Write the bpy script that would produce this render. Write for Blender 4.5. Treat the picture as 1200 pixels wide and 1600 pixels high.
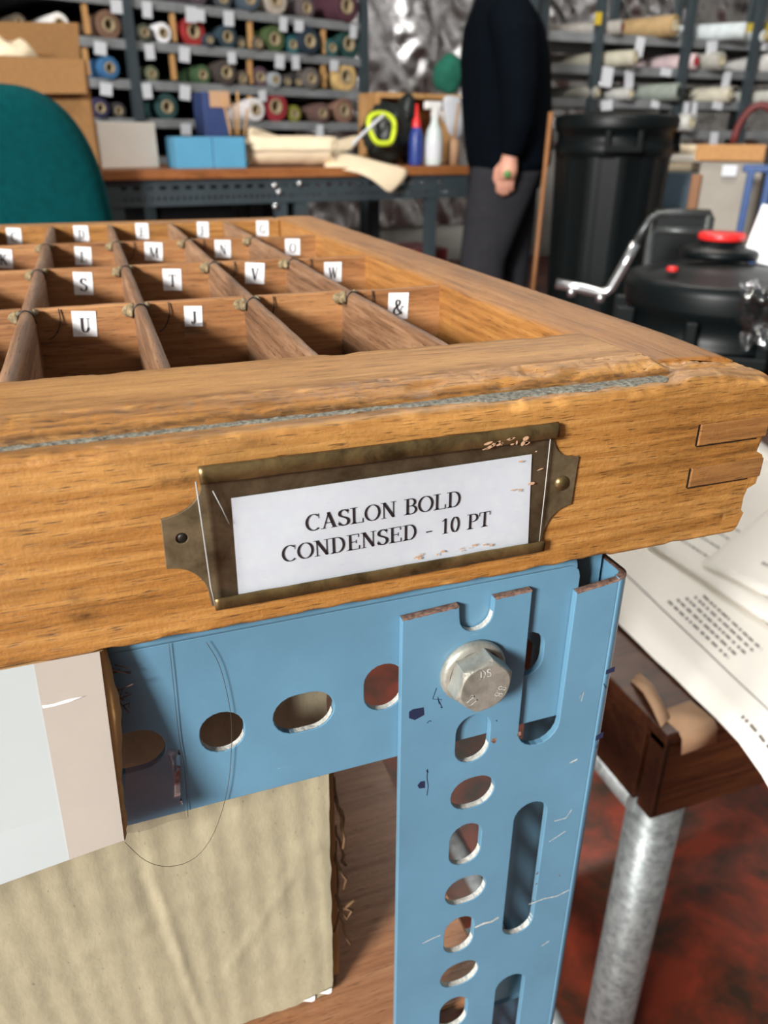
import bpy, bmesh, math, random
from math import sin, cos, pi, radians, sqrt, atan2
from mathutils import Vector, Matrix, noise

for o in list(bpy.data.objects): bpy.data.objects.remove(o)
random.seed(7)
SC = bpy.context.scene
COL = SC.collection

# ------------------------------------------------------------------ camera
Z0 = 0.894                       # height of the type case's reference level above the floor
CAM = Vector((-0.01251465, -0.1373031, Z0 + 0.05616047))
RW = Matrix(((0.94103881, -0.33827388, 0.00409012),
             (-0.14407392, -0.41167743, -0.8998691),
             (0.30608602, 0.84622247, -0.43614089)))     # rows: image right, image down, forward
cam_d = bpy.data.cameras.new('camera'); cam = bpy.data.objects.new('camera', cam_d); COL.objects.link(cam)
right, down, fwd = RW[0].copy(), RW[1].copy(), RW[2].copy()
m = Matrix((right, -down, -fwd)).transposed().to_4x4(); m.translation = CAM
cam.matrix_world = m
cam_d.sensor_fit = 'HORIZONTAL'; cam_d.sensor_width = 36; cam_d.lens = 36.0
cam_d.clip_start = 0.01; cam_d.clip_end = 60
cam_d.dof.use_dof = True; cam_d.dof.focus_distance = 0.178; cam_d.dof.aperture_fstop = 29
SC.camera = cam

# ------------------------------------------------------------------ light
world = bpy.data.worlds.new('world'); SC.world = world; world.use_nodes = True
bg = world.node_tree.nodes['Background']
bg.inputs[0].default_value = (0.90, 0.95, 1.0, 1); bg.inputs[1].default_value = 0.25
def area(name, loc, target, sx, sy, power, col):
    d = bpy.data.lights.new(name, 'AREA'); d.shape = 'RECTANGLE'; d.size = sx; d.size_y = sy; d.energy = power; d.color = col
    o = bpy.data.objects.new(name, d); COL.objects.link(o); o.location = loc
    o.rotation_euler = (Vector(target) - Vector(loc)).to_track_quat('-Z', 'Y').to_euler(); return o
area('window_daylight', (-4.85, -3.4, 3.2), (0.1, 0.1, 0.85), 1.3, 1.1, 1080, (1.0, 0.98, 0.955))
SC.view_settings.view_transform = 'Standard'; SC.view_settings.look = 'None'
SC.view_settings.gamma = 1.0; SC.view_settings.use_curve_mapping = False
SC.view_settings.exposure = 0.0

# ------------------------------------------------------------------ helpers
def lin(c):
    return tuple(((v/255)/12.92 if v/255 <= .04045 else ((v/255+.055)/1.055)**2.4) for v in c)
def W(x, y, z): return Vector((x/1000, y/1000, Z0 + z/1000))      # type-case millimetres -> world metres
def ray(px, py):
    a, b = (px-600)/1200, (py-800)/1200
    return right*a + down*b + fwd
def far(px, py, r):                                               # point on the line of sight at horizontal distance r
    d = ray(px, py); return CAM + d*(r/sqrt(d.x**2+d.y**2))
def on_plane(px, py, p, n):
    d = ray(px, py); return CAM + d*((p-CAM).dot(n)/d.dot(n))
def on_z(px, py, z):
    d = ray(px, py); return CAM + d*((z-CAM.z)/d.z)

class MB:
    def __init__(s): s.v = []; s.f = []; s.sm = []
    def add(s, vs, fs, smooth=False):
        b = len(s.v); s.v += [Vector(p) for p in vs]
        for f in fs: s.f.append(tuple(i+b for i in f)); s.sm.append(smooth)
        return s
    def box(s, c, size, rot=None):
        hx, hy, hz = size[0]/2, size[1]/2, size[2]/2; c = Vector(c)
        vs = [Vector((x*hx, y*hy, z*hz)) for x in (-1, 1) for y in (-1, 1) for z in (-1, 1)]
        if rot is not None: vs = [rot @ v for v in vs]
        return s.add([c+v for v in vs], [(0,1,3,2),(4,6,7,5),(0,4,5,1),(2,3,7,6),(0,2,6,4),(1,5,7,3)])
    def cbox(s, c, size, ch, rot=None):                            # box with chamfered edges
        hx, hy, hz = size[0]/2, size[1]/2, size[2]/2; c = Vector(c); ch = min(ch, hx*.95, hy*.95, hz*.95)
        bm = bmesh.new(); bmesh.ops.create_cube(bm, size=1)
        for v in bm.verts: v.co = Vector((v.co.x*2*hx, v.co.y*2*hy, v.co.z*2*hz))
        bmesh.ops.bevel(bm, geom=bm.edges[:], offset=ch, segments=2, profile=.5, affect='EDGES')
        bm.verts.index_update()
        vs = [v.co.copy() for v in bm.verts]; fs = [[v.index for v in f.verts] for f in bm.faces]; bm.free()
        if rot is not None: vs = [rot @ v for v in vs]
        return s.add([c+v for v in vs], fs)
    def tube(s, pts, r, n=10, cap=True, smooth=True):
        pts = [Vector(p) for p in pts]; k = len(pts); rs = r if hasattr(r, '__len__') else [r]*k
        vs = []; prev = None
        for i, p in enumerate(pts):
            t = (pts[min(i+1, k-1)]-pts[max(i-1, 0)]).normalized()
            if prev is None: a = t.orthogonal().normalized()
            else:
                a = prev - t*prev.dot(t); a = a.normalized() if a.length > 1e-9 else t.orthogonal().normalized()
            prev = a; b = t.cross(a)
            vs += [p+(a*cos(2*pi*j/n)+b*sin(2*pi*j/n))*rs[i] for j in range(n)]
        fs = [(i*n+j, i*n+(j+1)%n, (i+1)*n+(j+1)%n, (i+1)*n+j) for i in range(k-1) for j in range(n)]
        s.add(vs, fs, smooth)
        if cap: s.add(vs[:n], [tuple(range(n-1, -1, -1))]); s.add(vs[-n:], [tuple(range(n))])
        return s
    def lathe(s, c, axis, prof, n=24, smooth=True, a0=None):       # prof: (radius, height) list
        c = Vector(c); t = Vector(axis).normalized(); a = (a0 or t.orthogonal()).normalized(); b = t.cross(a)
        vs = [c+t*h+(a*cos(2*pi*j/n)+b*sin(2*pi*j/n))*r for r, h in prof for j in range(n)]
        fs = [(i*n+j, i*n+(j+1)%n, (i+1)*n+(j+1)%n, (i+1)*n+j) for i in range(len(prof)-1) for j in range(n)]
        return s.add(vs, fs, smooth)
    def prism(s, poly, d):                                         # planar polygon extruded by vector d
        poly = [Vector(p) for p in poly]; d = Vector(d); n = len(poly)
        return s.add(poly+[p+d for p in poly], [tuple(range(n-1, -1, -1)), tuple(range(n, 2*n))]+[(i, (i+1)%n, n+(i+1)%n, n+i) for i in range(n)])
    def grid(s, rows, smooth=True, closed=False):
        k = len(rows[0]); vs = [p for r in rows for p in r]
        fs = [(i*k+j, i*k+(j+1)%k, (i+1)*k+(j+1)%k, (i+1)*k+j) for i in range(len(rows)-1) for j in range(k if closed else k-1)]
        return s.add(vs, fs, smooth)
    def ball(s, c, r, n=12, m=8):
        c = Vector(c); r = Vector(r) if hasattr(r, '__len__') else Vector((r, r, r))
        rows = []
        for i in range(m+1):
            th = -pi/2+pi*i/m
            rows.append([c+Vector((r.x*cos(th)*cos(2*pi*j/n), r.y*cos(th)*sin(2*pi*j/n), r.z*sin(th))) for j in range(n)])
        return s.grid(rows, True, True)
    def build(s, name, mat, parent=None, fix=True, bevel=0, sub=0):
        org = parent_origin(parent)
        me = bpy.data.meshes.new(name); me.from_pydata([tuple(v-org) for v in s.v], [], s.f)
        for p, q in zip(me.polygons, s.sm): p.use_smooth = q
        if fix:
            bm = bmesh.new(); bm.from_mesh(me); bmesh.ops.remove_doubles(bm, verts=bm.verts[:], dist=1e-6)
            bmesh.ops.recalc_face_normals(bm, faces=bm.faces[:]); bm.to_mesh(me); bm.free()
        o = bpy.data.objects.new(name, me); COL.objects.link(o); me.materials.append(MAT[mat] if isinstance(mat, str) else mat)
        if parent: o.parent = parent
        if bevel:
            b = o.modifiers.new('bevel', 'BEVEL'); b.width = bevel; b.segments = 2; b.limit_method = 'ANGLE'
        if sub:
            b = o.modifiers.new('sub', 'SUBSURF'); b.levels = sub; b.render_levels = sub
        return o
def parent_origin(p):
    o = Vector((0, 0, 0))
    while p is not None: o = o + Vector(p.location); p = p.parent
    return o
def tag(o, label, cat=None, group=None, kind=None):
    o['label'] = label
    if cat: o['category'] = cat
    if group: o['group'] = group
    if kind: o['kind'] = kind
    return o
def thing(name, loc, label, cat, group=None):
    o = bpy.data.objects.new(name, None); COL.objects.link(o); o.location = loc; o.empty_display_size = .02
    return tag(o, label, cat, group)
def rotz(a): return Matrix.Rotation(a, 3, 'Z')

# ------------------------------------------------------------------ materials
MAT = {}
def nt(name):
    mt = bpy.data.materials.new(name); mt.use_nodes = True; MAT[name] = mt
    t = mt.node_tree; return mt, t, t.nodes, t.links, t.nodes['Principled BSDF']
def coords(N, L, scale, rot=(0, 0, 0)):
    tc = N.new('ShaderNodeTexCoord'); mp = N.new('ShaderNodeMapping'); mp.inputs['Scale'].default_value = scale; mp.inputs['Rotation'].default_value = rot
    oi = N.new('ShaderNodeObjectInfo'); ad = N.new('ShaderNodeVectorMath'); ad.operation = 'MULTIPLY_ADD'
    cb = N.new('ShaderNodeCombineXYZ'); 
    for i in range(3): L.new(oi.outputs['Random'], cb.inputs[i])
    ad.inputs[1].default_value = (3.1, 2.3, 1.7)
    L.new(cb.outputs[0], ad.inputs[0]); L.new(tc.outputs['Object'], ad.inputs[2]); L.new(ad.outputs[0], mp.inputs[0]); return mp.outputs[0]
def noise_n(N, L, vec, scale, detail=5, rough=.55, dist=0):
    n = N.new('ShaderNodeTexNoise'); n.inputs['Scale'].default_value = scale; n.inputs['Detail'].default_value = detail
    n.inputs['Roughness'].default_value = rough; n.inputs['Distortion'].default_value = dist; L.new(vec, n.inputs['Vector']); return n.outputs['Fac']
def ramp(N, L, fac, stops):
    r = N.new('ShaderNodeValToRGB'); e = r.color_ramp.elements
    while len(e) < len(stops): e.new(.5)
    for i, (p, c) in enumerate(stops): e[i].position = p; e[i].color = tuple(c)+(1,) if len(c) == 3 else c
    L.new(fac, r.inputs[0]); return r.outputs[0]
def mix(N, L, fac, a, b, mode='MIX'):
    x = N.new('ShaderNodeMix'); x.data_type = 'RGBA'; x.blend_type = mode
    for sock, val in ((x.inputs['Factor'], fac), (x.inputs['A'], a), (x.inputs['B'], b)):
        if isinstance(val, (int, float)): sock.default_value = val
        elif isinstance(val, tuple): sock.default_value = tuple(val)+(1,) if len(val) == 3 else val
        else: L.new(val, sock)
    return x.outputs['Result']
def bump(N, L, h, strength, dist, P):
    b = N.new('ShaderNodeBump'); b.inputs['Strength'].default_value = strength; b.inputs['Distance'].default_value = dist
    L.new(h, b.inputs['Height']); L.new(b.outputs[0], P.inputs['Normal'])
def plain(name, c, rough=.5, metal=0, var=.12, scale=40, bmp=0, spec=None):
    mt, t, N, L, P = nt(name); v = coords(N, L, (1, 1, 1)); n = noise_n(N, L, v, scale)
    c = lin(c); lo = tuple(x*(1-var) for x in c); hi = tuple(min(1, x*(1+var)) for x in c)
    L.new(ramp(N, L, n, [(.3, lo), (.7, hi)]), P.inputs['Base Color'])
    P.inputs['Roughness'].default_value = rough; P.inputs['Metallic'].default_value = metal
    if spec is not None: P.inputs['Specular IOR Level'].default_value = spec
    if bmp: bump(N, L, n, bmp, .001, P)
    return mt
def wood(name, axis, dark, mid, light, rough=.5, stain=.5, k=1.0, pores=.75, bmp=.35):
    # grain runs along axis; k scales the figure (k<1 for far things)
    mt, t, N, L, P = nt(name)
    def sc(al, ac): return tuple(al if i == axis else ac for i in range(3))
    big = noise_n(N, L, coords(N, L, sc(5*k, 60*k)), 1, 5, .6, .8)
    fine = noise_n(N, L, coords(N, L, sc(26*k, 600*k)), 1, 6, .65, .2)
    por = noise_n(N, L, coords(N, L, sc(170*k, 3200*k)), 1, 2, .5)
    blot = noise_n(N, L, coords(N, L, sc(14*k, 30*k)), 1, 5, .6)
    mx = N.new('ShaderNodeMath'); mx.operation = 'MULTIPLY_ADD'; L.new(fine, mx.inputs[0]); mx.inputs[1].default_value = .75
    s2 = N.new('ShaderNodeMath'); s2.operation = 'MULTIPLY'; s2.inputs[1].default_value = .55; L.new(big, s2.inputs[0]); L.new(s2.outputs[0], mx.inputs[2])
    c = ramp(N, L, mx.outputs[0], [(.42, lin(dark)), (.60, lin(mid)), (.82, lin(light))])
    pf = ramp(N, L, por, [(.28, (1, 1, 1)), (.40, (0, 0, 0))])
    sp = N.new('ShaderNodeMath'); sp.operation = 'MULTIPLY'; sp.inputs[1].default_value = pores; L.new(pf, sp.inputs[0])
    c = mix(N, L, sp.outputs[0], c, tuple(x*.3 for x in lin(dark)))
    bf = ramp(N, L, blot, [(.58, (0, 0, 0)), (.78, (1, 1, 1))])
    sb = N.new('ShaderNodeMath'); sb.operation = 'MULTIPLY'; sb.inputs[1].default_value = stain; L.new(bf, sb.inputs[0])
    c = mix(N, L, sb.outputs[0], c, tuple(x*.35 for x in lin(dark)))
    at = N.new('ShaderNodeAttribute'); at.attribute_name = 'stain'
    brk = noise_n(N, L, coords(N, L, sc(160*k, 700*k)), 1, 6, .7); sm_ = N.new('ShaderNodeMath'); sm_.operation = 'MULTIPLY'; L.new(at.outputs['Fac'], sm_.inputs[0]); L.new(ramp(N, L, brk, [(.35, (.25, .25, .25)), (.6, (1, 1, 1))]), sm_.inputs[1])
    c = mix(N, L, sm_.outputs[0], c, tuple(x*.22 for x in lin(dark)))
    aw = N.new('ShaderNodeAttribute'); aw.attribute_name = 'worn'; sw_ = N.new('ShaderNodeMath'); sw_.operation = 'MULTIPLY'; L.new(aw.outputs['Fac'], sw_.inputs[0]); L.new(ramp(N, L, brk, [(.42, (0, 0, 0)), (.55, (1, 1, 1))]), sw_.inputs[1])
    c = mix(N, L, sw_.outputs[0], c, tuple(min(1, x*1.25) for x in lin(light)))
    iso = noise_n(N, L, coords(N, L, (900*k, 900*k, 900*k)), 1, 5, .6)
    L.new(c, P.inputs['Base Color']); P.inputs['Roughness'].default_value = rough
    hm = N.new('ShaderNodeMath'); hm.operation = 'SUBTRACT'; L.new(fine, hm.inputs[0]); L.new(pf, hm.inputs[1])
    h2 = N.new('ShaderNodeMath'); h2.operation = 'MULTIPLY_ADD'; h2.inputs[1].default_value = .8; L.new(iso, h2.inputs[0]); L.new(hm.outputs[0], h2.inputs[2])
    bump(N, L, h2.outputs[0], bmp, .0004, P); return mt
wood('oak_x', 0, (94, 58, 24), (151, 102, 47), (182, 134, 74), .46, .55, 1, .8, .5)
wood('oak_y', 1, (98, 60, 25), (146, 97, 46), (172, 122, 66), .56, .45)
wood('oak_z', 2, (120, 74, 34), (178, 122, 70), (205, 152, 98), .6, .45)
wood('oak_end', 0, (76, 48, 20), (124, 82, 40), (150, 106, 58), .6, .55)
wood('divider_wood', 1, (72, 48, 31), (116, 83, 58), (156, 120, 90), .5, .6)
wood('cross_wood', 0, (92, 57, 29), (146, 98, 57), (174, 126, 80), .6, .55)
wood('base_wood', 0, (62, 40, 22), (104, 68, 40), (130, 90, 56), .7, .6)
wood('shelf_wood', 0, (104, 64, 40), (142, 96, 65), (164, 118, 84), .4, .25, .9)
wood('dark_wood', 0, (30, 15, 8), (60, 31, 15), (86, 48, 25), .42, .5, .4)
wood('bench_wood', 0, (104, 60, 28), (138, 83, 42), (158, 102, 57), .5, .3, .15)
wood('pale_wood', 2, (150, 108, 62), (182, 136, 84), (200, 158, 106), .6, .2, .15)
def dirt_mat(name, c1, c2, sc=900):
    mt, t, N, L, P = nt(name); n = noise_n(N, L, coords(N, L, (1, 1, 1)), sc, 8, .7)
    L.new(ramp(N, L, n, [(.35, lin(c1)), (.65, lin(c2))]), P.inputs['Base Color']); P.inputs['Roughness'].default_value = .85
    bump(N, L, n, .8, .0006, P)
dirt_mat('groove_dirt', (62, 58, 50), (150, 148, 134))
dirt_mat('rust', (70, 48, 38), (140, 108, 92), 700)
dirt_mat('bare_edge', (150, 148, 140), (205, 205, 198), 900)
dirt_mat('glue', (84, 68, 44), (156, 138, 102), 500)
def painted(name, c, scratches=1.0):
    mt, t, N, L, P = nt(name); v = coords(N, L, (1, 1, 1)); n = noise_n(N, L, v, 22, 5, .6)
    c0 = lin(c); col = ramp(N, L, n, [(.3, tuple(x*.86 for x in c0)), (.7, tuple(x*1.1 for x in c0))])
    vo = noise_n(N, L, coords(N, L, (60, 60, 400), (0, .5, .3)), 1, 6, .75)
    f = ramp(N, L, vo, [(.70, (0, 0, 0)), (.75, (1, 1, 1))])
    m2 = N.new('ShaderNodeMath'); m2.operation = 'MULTIPLY'; m2.inputs[1].default_value = .5*scratches; L.new(f, m2.inputs[0])
    col = mix(N, L, m2.outputs[0], col, lin((190, 205, 212)))
    L.new(col, P.inputs['Base Color']); P.inputs['Roughness'].default_value = .38
    fine = noise_n(N, L, v, 500, 4, .6); bump(N, L, fine, .12, .0003, P)
painted('blue_paint', (88, 128, 151))
painted('grey_steel', (92, 106, 116), .4)
def brass(name, c1, c2, rough, metal):
    mt, t, N, L, P = nt(name); v = coords(N, L, (1, 1, 1)); n = noise_n(N, L, v, 130, 7, .65, .4)
    L.new(ramp(N, L, n, [(.32, lin(c1)), (.5, tuple((a+b)/2 for a, b in zip(lin(c1), lin(c2)))), (.72, lin(c2))]), P.inputs['Base Color'])
    P.inputs['Roughness'].default_value = rough; P.inputs['Metallic'].default_value = metal
    bump(N, L, noise_n(N, L, v, 420, 5, .6), .3, .0003, P)
brass('brass_plate', (82, 71, 50), (142, 127, 98), .42, .6)
brass('brass_edge', (70, 58, 36), (148, 124, 82), .36, .75)
brass('zinc', (128, 127, 118), (186, 184, 172), .38, .55)
brass('galvanised', (112, 118, 118), (178, 184, 184), .45, .5)
def paper(name, c, var=.04, sc=220, dirt=0):
    mt, t, N, L, P = nt(name); v = coords(N, L, (1, 1, 1)); n = noise_n(N, L, v, sc, 6, .7)
    c0 = lin(c); col = ramp(N, L, n, [(.3, tuple(x*(1-var) for x in c0)), (.7, tuple(min(1, x*(1+var)) for x in c0))])
    if dirt:
        d = noise_n(N, L, coords(N, L, (300, 300, 1500)), 1, 6, .7); f = ramp(N, L, d, [(.62, (0, 0, 0)), (.8, (1, 1, 1))])
        m2 = N.new('ShaderNodeMath'); m2.operation = 'MULTIPLY'; m2.inputs[1].default_value = dirt; L.new(f, m2.inputs[0])
        col = mix(N, L, m2.outputs[0], col, lin((150, 145, 140)))
    L.new(col, P.inputs['Base Color']); P.inputs['Roughness'].default_value = .75
paper('card_white', (240, 247, 255), .04, 300, .4)
paper('label_white', (240, 241, 243)); paper('board_white', (163, 168, 168), .02, 30); paper('strip_beige', (158, 149, 139), .03, 60)
paper('sheet_white', (250, 245, 235), .02, 20); paper('cream_paper', (226, 208, 178), .05, 12)
paper('tag_white', (205, 208, 214)); paper('tape_beige', (176, 140, 108), .06, 60)
def cardboard(name, c):
    mt, t, N, L, P = nt(name); n = noise_n(N, L, coords(N, L, (140, 140, 60)), 1, 8, .7)
    sp = noise_n(N, L, coords(N, L, (900, 900, 350)), 1, 3, .6); c0 = lin(c)
    col = ramp(N, L, n, [(.3, tuple(x*.80 for x in c0)), (.7, tuple(x*1.12 for x in c0))])
    f = ramp(N, L, sp, [(.26, (1, 1, 1)), (.32, (0, 0, 0))]); col = mix(N, L, f, col, tuple(x*.55 for x in c0))
    L.new(col, P.inputs['Base Color']); P.inputs['Roughness'].default_value = .9; bump(N, L, n, .5, .0006, P)
cardboard('cardboard', (154, 145, 119)); cardboard('brown_card', (178, 132, 84)); cardboard('chipboard_edge', (190, 146, 92)); cardboard('box_card', (134, 97, 56))
plain('ink', (40, 36, 40), .6, var=.2); plain('ink_grey', (120, 112, 106), .7); plain('blue_ink', (28, 36, 62), .5)
plain('black_wire', (20, 19, 18), .4); plain('nail', (34, 30, 24), .5, .5); plain('hair_brown', (66, 54, 42), .5)
plain('fibre', (120, 90, 60), .9)
def clear(name, rough=.06, tint=(1, 1, 1), f=.10):
    mt, t, N, L, P = nt(name); N.remove(P); tr = N.new('ShaderNodeBsdfTransparent'); tr.inputs[0].default_value = tint+(1,)
    gl = N.new('ShaderNodeBsdfGlossy'); gl.inputs['Roughness'].default_value = rough
    fr = N.new('ShaderNodeLayerWeight'); fr.inputs[0].default_value = .18
    ma = N.new('ShaderNodeMath'); ma.operation = 'MULTIPLY_ADD'; ma.inputs[1].default_value = .7; ma.inputs[2].default_value = f*.4; L.new(fr.outputs['Fresnel'], ma.inputs[0])
    ms = N.new('ShaderNodeMixShader'); L.new(ma.outputs[0], ms.inputs[0]); L.new(tr.outputs[0], ms.inputs[1]); L.new(gl.outputs[0], ms.inputs[2])
    L.new(ms.outputs[0], N['Material Output'].inputs[0])
clear('clear_plastic', .1, (.985, .99, 1)); clear('clear_film', .22, (.9, .92, .93), .25)
plain('scuffed_plastic', (150, 150, 146), .5)

# ------------------------------------------------------------------ serif lettering (flat print)
TK, TN = .115, .042
def nib(pts, tk=TK, tn=TN):
    q = []; n = len(pts); P2 = [Vector(p) for p in pts]; ed = []
    for i, p in enumerate(P2):
        t = (P2[min(i+1, n-1)]-P2[max(i-1, 0)]).normalized(); w = tn+(tk-tn)*abs(t.y)**1.3; nn = Vector((-t.y, t.x))*w/2; ed.append((p+nn, p-nn))
    for i in range(n-1): q.append([ed[i][0], ed[i][1], ed[i+1][1], ed[i+1][0]])
    return q
def ln(a, b, w):
    a, b = Vector(a), Vector(b); t = (b-a).normalized(); nn = Vector((-t.y, t.x))*w/2; return [[a+nn, a-nn, b-nn, b+nn]]
def rc(x0, y0, x1, y1): return [[Vector((x0, y0)), Vector((x1, y0)), Vector((x1, y1)), Vector((x0, y1))]]
def el(cx, cy, rx, ry, a0, a1, n=22): return [(cx+rx*cos(radians(a0+(a1-a0)*i/n)), cy+ry*sin(radians(a0+(a1-a0)*i/n))) for i in range(n+1)]
def bz(a, b, c, d, n=12):
    a, b, c, d = map(Vector, (a, b, c, d)); return [tuple(a*(1-t)**3+b*3*t*(1-t)**2+c*3*t*t*(1-t)+d*t**3) for t in [i/n for i in range(n+1)]]
def srf(x, y, w=.17, up=True):
    h = .038; return rc(x-w, y, x+w, y+h) if up else rc(x-w, y-h, x+w, y)
def stem(x, w=TK, top=True, bot=True, y0=0, y1=1):
    q = rc(x-w/2, y0, x+w/2, y1)
    if bot: q += srf(x, y0)+[[Vector((x-w/2, y0+.1)), Vector((x-w/2-.06, y0+.03)), Vector((x+w/2+.06, y0+.03)), Vector((x+w/2, y0+.1))]]
    if top: q += srf(x, y1, up=False)
    return q
def glyph(ch):
    if ch == 'A': return ln((.12, .02), (.36, .97), .055)+ln((.34, .98), (.6, .02), .14)+rc(.2, .31, .5, .36)+srf(.11, 0, .12)+srf(.6, 0, .15), .72
    if ch == 'B': return stem(.17)+nib([(.2, .977), (.3, .977)]+el(.32, .755, .2, .222, 90, -90)+[(.2, .53)])+nib([(.2, .53)]+el(.34, .277, .235, .253, 90, -90)+[(.2, .024)]), .66
    if ch in 'CG':
        q = nib(el(.39, .5, .31, .49, 48, 312)); q += rc(.6, .70, .63, .99)
        if ch == 'C': return q, .7
        return q+rc(.52, .1, .64, .42)+srf(.58, .42, .15, False), .76
    if ch == 'D': return stem(.17)+nib([(.2, .975), (.32, .975)]+el(.34, .5, .29, .475, 90, -90)+[(.2, .025)]), .76
    if ch in 'EF':
        q = stem(.17)+rc(.2, .955, .57, 1)+rc(.545, .78, .585, 1)+rc(.2, .49, .46, .535)+rc(.435, .4, .47, .63)
        return (q+rc(.2, 0, .6, .045)+rc(.57, 0, .62, .25), .66) if ch == 'E' else (q, .6)
    if ch == 'L': return stem(.17)+rc(.2, 0, .58, .045)+rc(.55, 0, .6, .28), .64
    if ch == 'J': return rc(.24, .2, .37, 1)+srf(.305, 1, .17, False)+nib(bz((.305, .25), (.305, -.12), (.12, -.12), (.06, .06)), .12)+rc(.02, .03, .13, .14), .46
    if ch == 'K': return stem(.17)+ln((.22, .42), (.58, .98), .06)+ln((.31, .58), (.62, .02), .145)+srf(.6, 1, .13, False)+srf(.63, 0, .14), .74
    if ch == 'M': return rc(.1, 0, .15, 1)+ln((.14, .98), (.43, .03), .13)+ln((.44, .03), (.73, .98), .055)+rc(.7, 0, .83, 1)+srf(.12, 0, .12)+srf(.76, 0, .16)+srf(.12, 1, .12, False)+srf(.78, 1, .13, False), .9
    if ch == 'N': return rc(.12, 0, .17, 1)+ln((.15, .98), (.6, .03), .14)+rc(.57, 0, .62, 1)+srf(.14, 0, .12)+srf(.12, 1, .12, False)+srf(.6, 1, .13, False), .74
    if ch == 'O': return nib(el(.38, .5, .315, .485, 0, 360, 40)), .76
    if ch == '0': return nib(el(.25, .5, .18, .485, 0, 360, 40), .11), .5
    if ch == '1': return rc(.2, 0, .31, 1)+srf(.255, 0, .14)+ln((.1, .84), (.25, .97), .05), .5
    if ch == '8': return nib(el(.25, .75, .16, .22, 0, 360, 30), .1)+nib(el(.25, .27, .19, .25, 0, 360, 30), .1), .5
    if ch == '-': return rc(.06, .28, .36, .36), .42
    if ch == '.': return rc(.1, 0, .2, .1), .3
    if ch == 'P': return stem(.17)+nib([(.2, .975), (.3, .975)]+el(.32, .73, .21, .245, 90, -90)+[(.2, .485)]), .6
    if ch == 'S': return nib(bz((.5, .84), (.46, 1.0), (.14, 1.04), (.12, .75))+bz((.12, .75), (.12, .5), (.52, .55), (.52, .26))[1:]+bz((.52, .26), (.52, -.06), (.14, -.04), (.09, .2))[1:], .14, .06)+rc(.485, .72, .515, .99)+rc(.075, .02, .105, .3), .6
    if ch == 'T': return stem(.32, top=False)+rc(.04, .955, .6, 1)+rc(.03, .76, .07, 1)+rc(.57, .76, .61, 1), .64
    if ch == 'U': return rc(.12, .3, .255, 1)+nib(bz((.187, .32), (.187, -.08), (.56, -.1), (.59, .32)), .12)+rc(.565, .3, .615, 1)+srf(.187, 1, .16, False)+srf(.59, 1, .12, False), .74
    if ch == 'V': return ln((.13, .98), (.37, .02), .14)+ln((.37, .02), (.61, .98), .055)+srf(.14, 1, .14, False)+srf(.61, 1, .12, False), .74
    if ch == 'W': return ln((.1, .98), (.3, .02), .13)+ln((.3, .02), (.48, .98), .05)+ln((.44, .98), (.64, .02), .13)+ln((.64, .02), (.84, .98), .05)+srf(.11, 1, .12, False)+srf(.46, 1, .12, False)+srf(.84, 1, .1, False), .94
    if ch == '&': return nib(bz((.7, .2), (.55, .0), (.1, -.18), (.1, .24))+bz((.1, .24), (.1, .5), (.52, .6), (.52, .82))[1:]+bz((.52, .82), (.5, 1.08), (.2, 1.02), (.24, .76))[1:]+bz((.24, .76), (.3, .5), (.5, .05), (.74, .05))[1:], .13, .06)+ln((.52, .2), (.72, .55), .05)+rc(.6, .53, .84, .575), .86
    return [], .35
def lettering(mb, text, org, rt, up, h, width=None):
    gl = [glyph(c) for c in text]; tot = sum(a for _, a in gl); k = (width/(tot*h)) if width else 1; x = 0
    for polys, adv in gl:
        for p in polys: mb.add([org+rt*((x+v.x)*h*k)+up*(v.y*h) for v in p], [tuple(range(len(p)))])
        x += adv
    return tot*h*k

# ------------------------------------------------------------------ type case
case = thing('type_case', W(0, 0, -36.7), 'worn golden brown wooden type case with lettered compartments and a brass label holder', 'type case')
XL, XR, ZB, YB = -690.0, 137.3, -36.7, 424.0
# front rail: moulded profile swept along X, worn by noise
prof = [(44, -36.7), (14, -36.7), (3, -36.7), (.9, -36.4), (.2, -35.8)]
prof += [(0, -35.2+i*(39.8/35)) for i in range(36)]
prof += [(.15, 5.2), (.6, 5.8), (1.4, 6.2), (2.6, 6.4), (4, 6.4), (5.4, 6.35), (6.3, 6.2), (6.9, 6.1), (7.2, 6.6), (7.8, 7.4), (8.8, 8.1), (9.8, 8.6), (11, 9.0), (12.2, 9.3), (13.4, 9.5), (14.8, 9.65), (16, 9.6), (17, 9.3), (18.2, 9.1), (20, 9), (24, 9), (28, 9), (32, 9), (36, 8.95), (40, 8.85), (42.8, 8.7), (43.7, 8.3), (44, 7.6), (44, -36.7)]
xs = [XL+i*14 for i in range(46)]; xs = [x for x in xs if x < -62]+[-60+i*.62 for i in range(int((XR+60)/.62))]+[XR-.35, XR]
END = [(-40, 133.2), (-36.4, 134.2), (-34, 135.6), (-31, 136.4), (-30.2, 136.5), (-29.6, 135.2), (-24.6, 135.4), (-23.8, 136), (-23.2, 138.4), (-15.6, 138.8), (-14.6, 138.2), (-14, 136.2), (-9.8, 136.4), (-9, 137.6), (0, 137.6), (5, 137.2), (8, 136.8)]
def xend(z):
    for (a, b), (c, d) in zip(END, END[1:]):
        if a <= z <= c: return b+(d-b)*(z-a)/(c-a)
    return 136.8
rows = []
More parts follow.
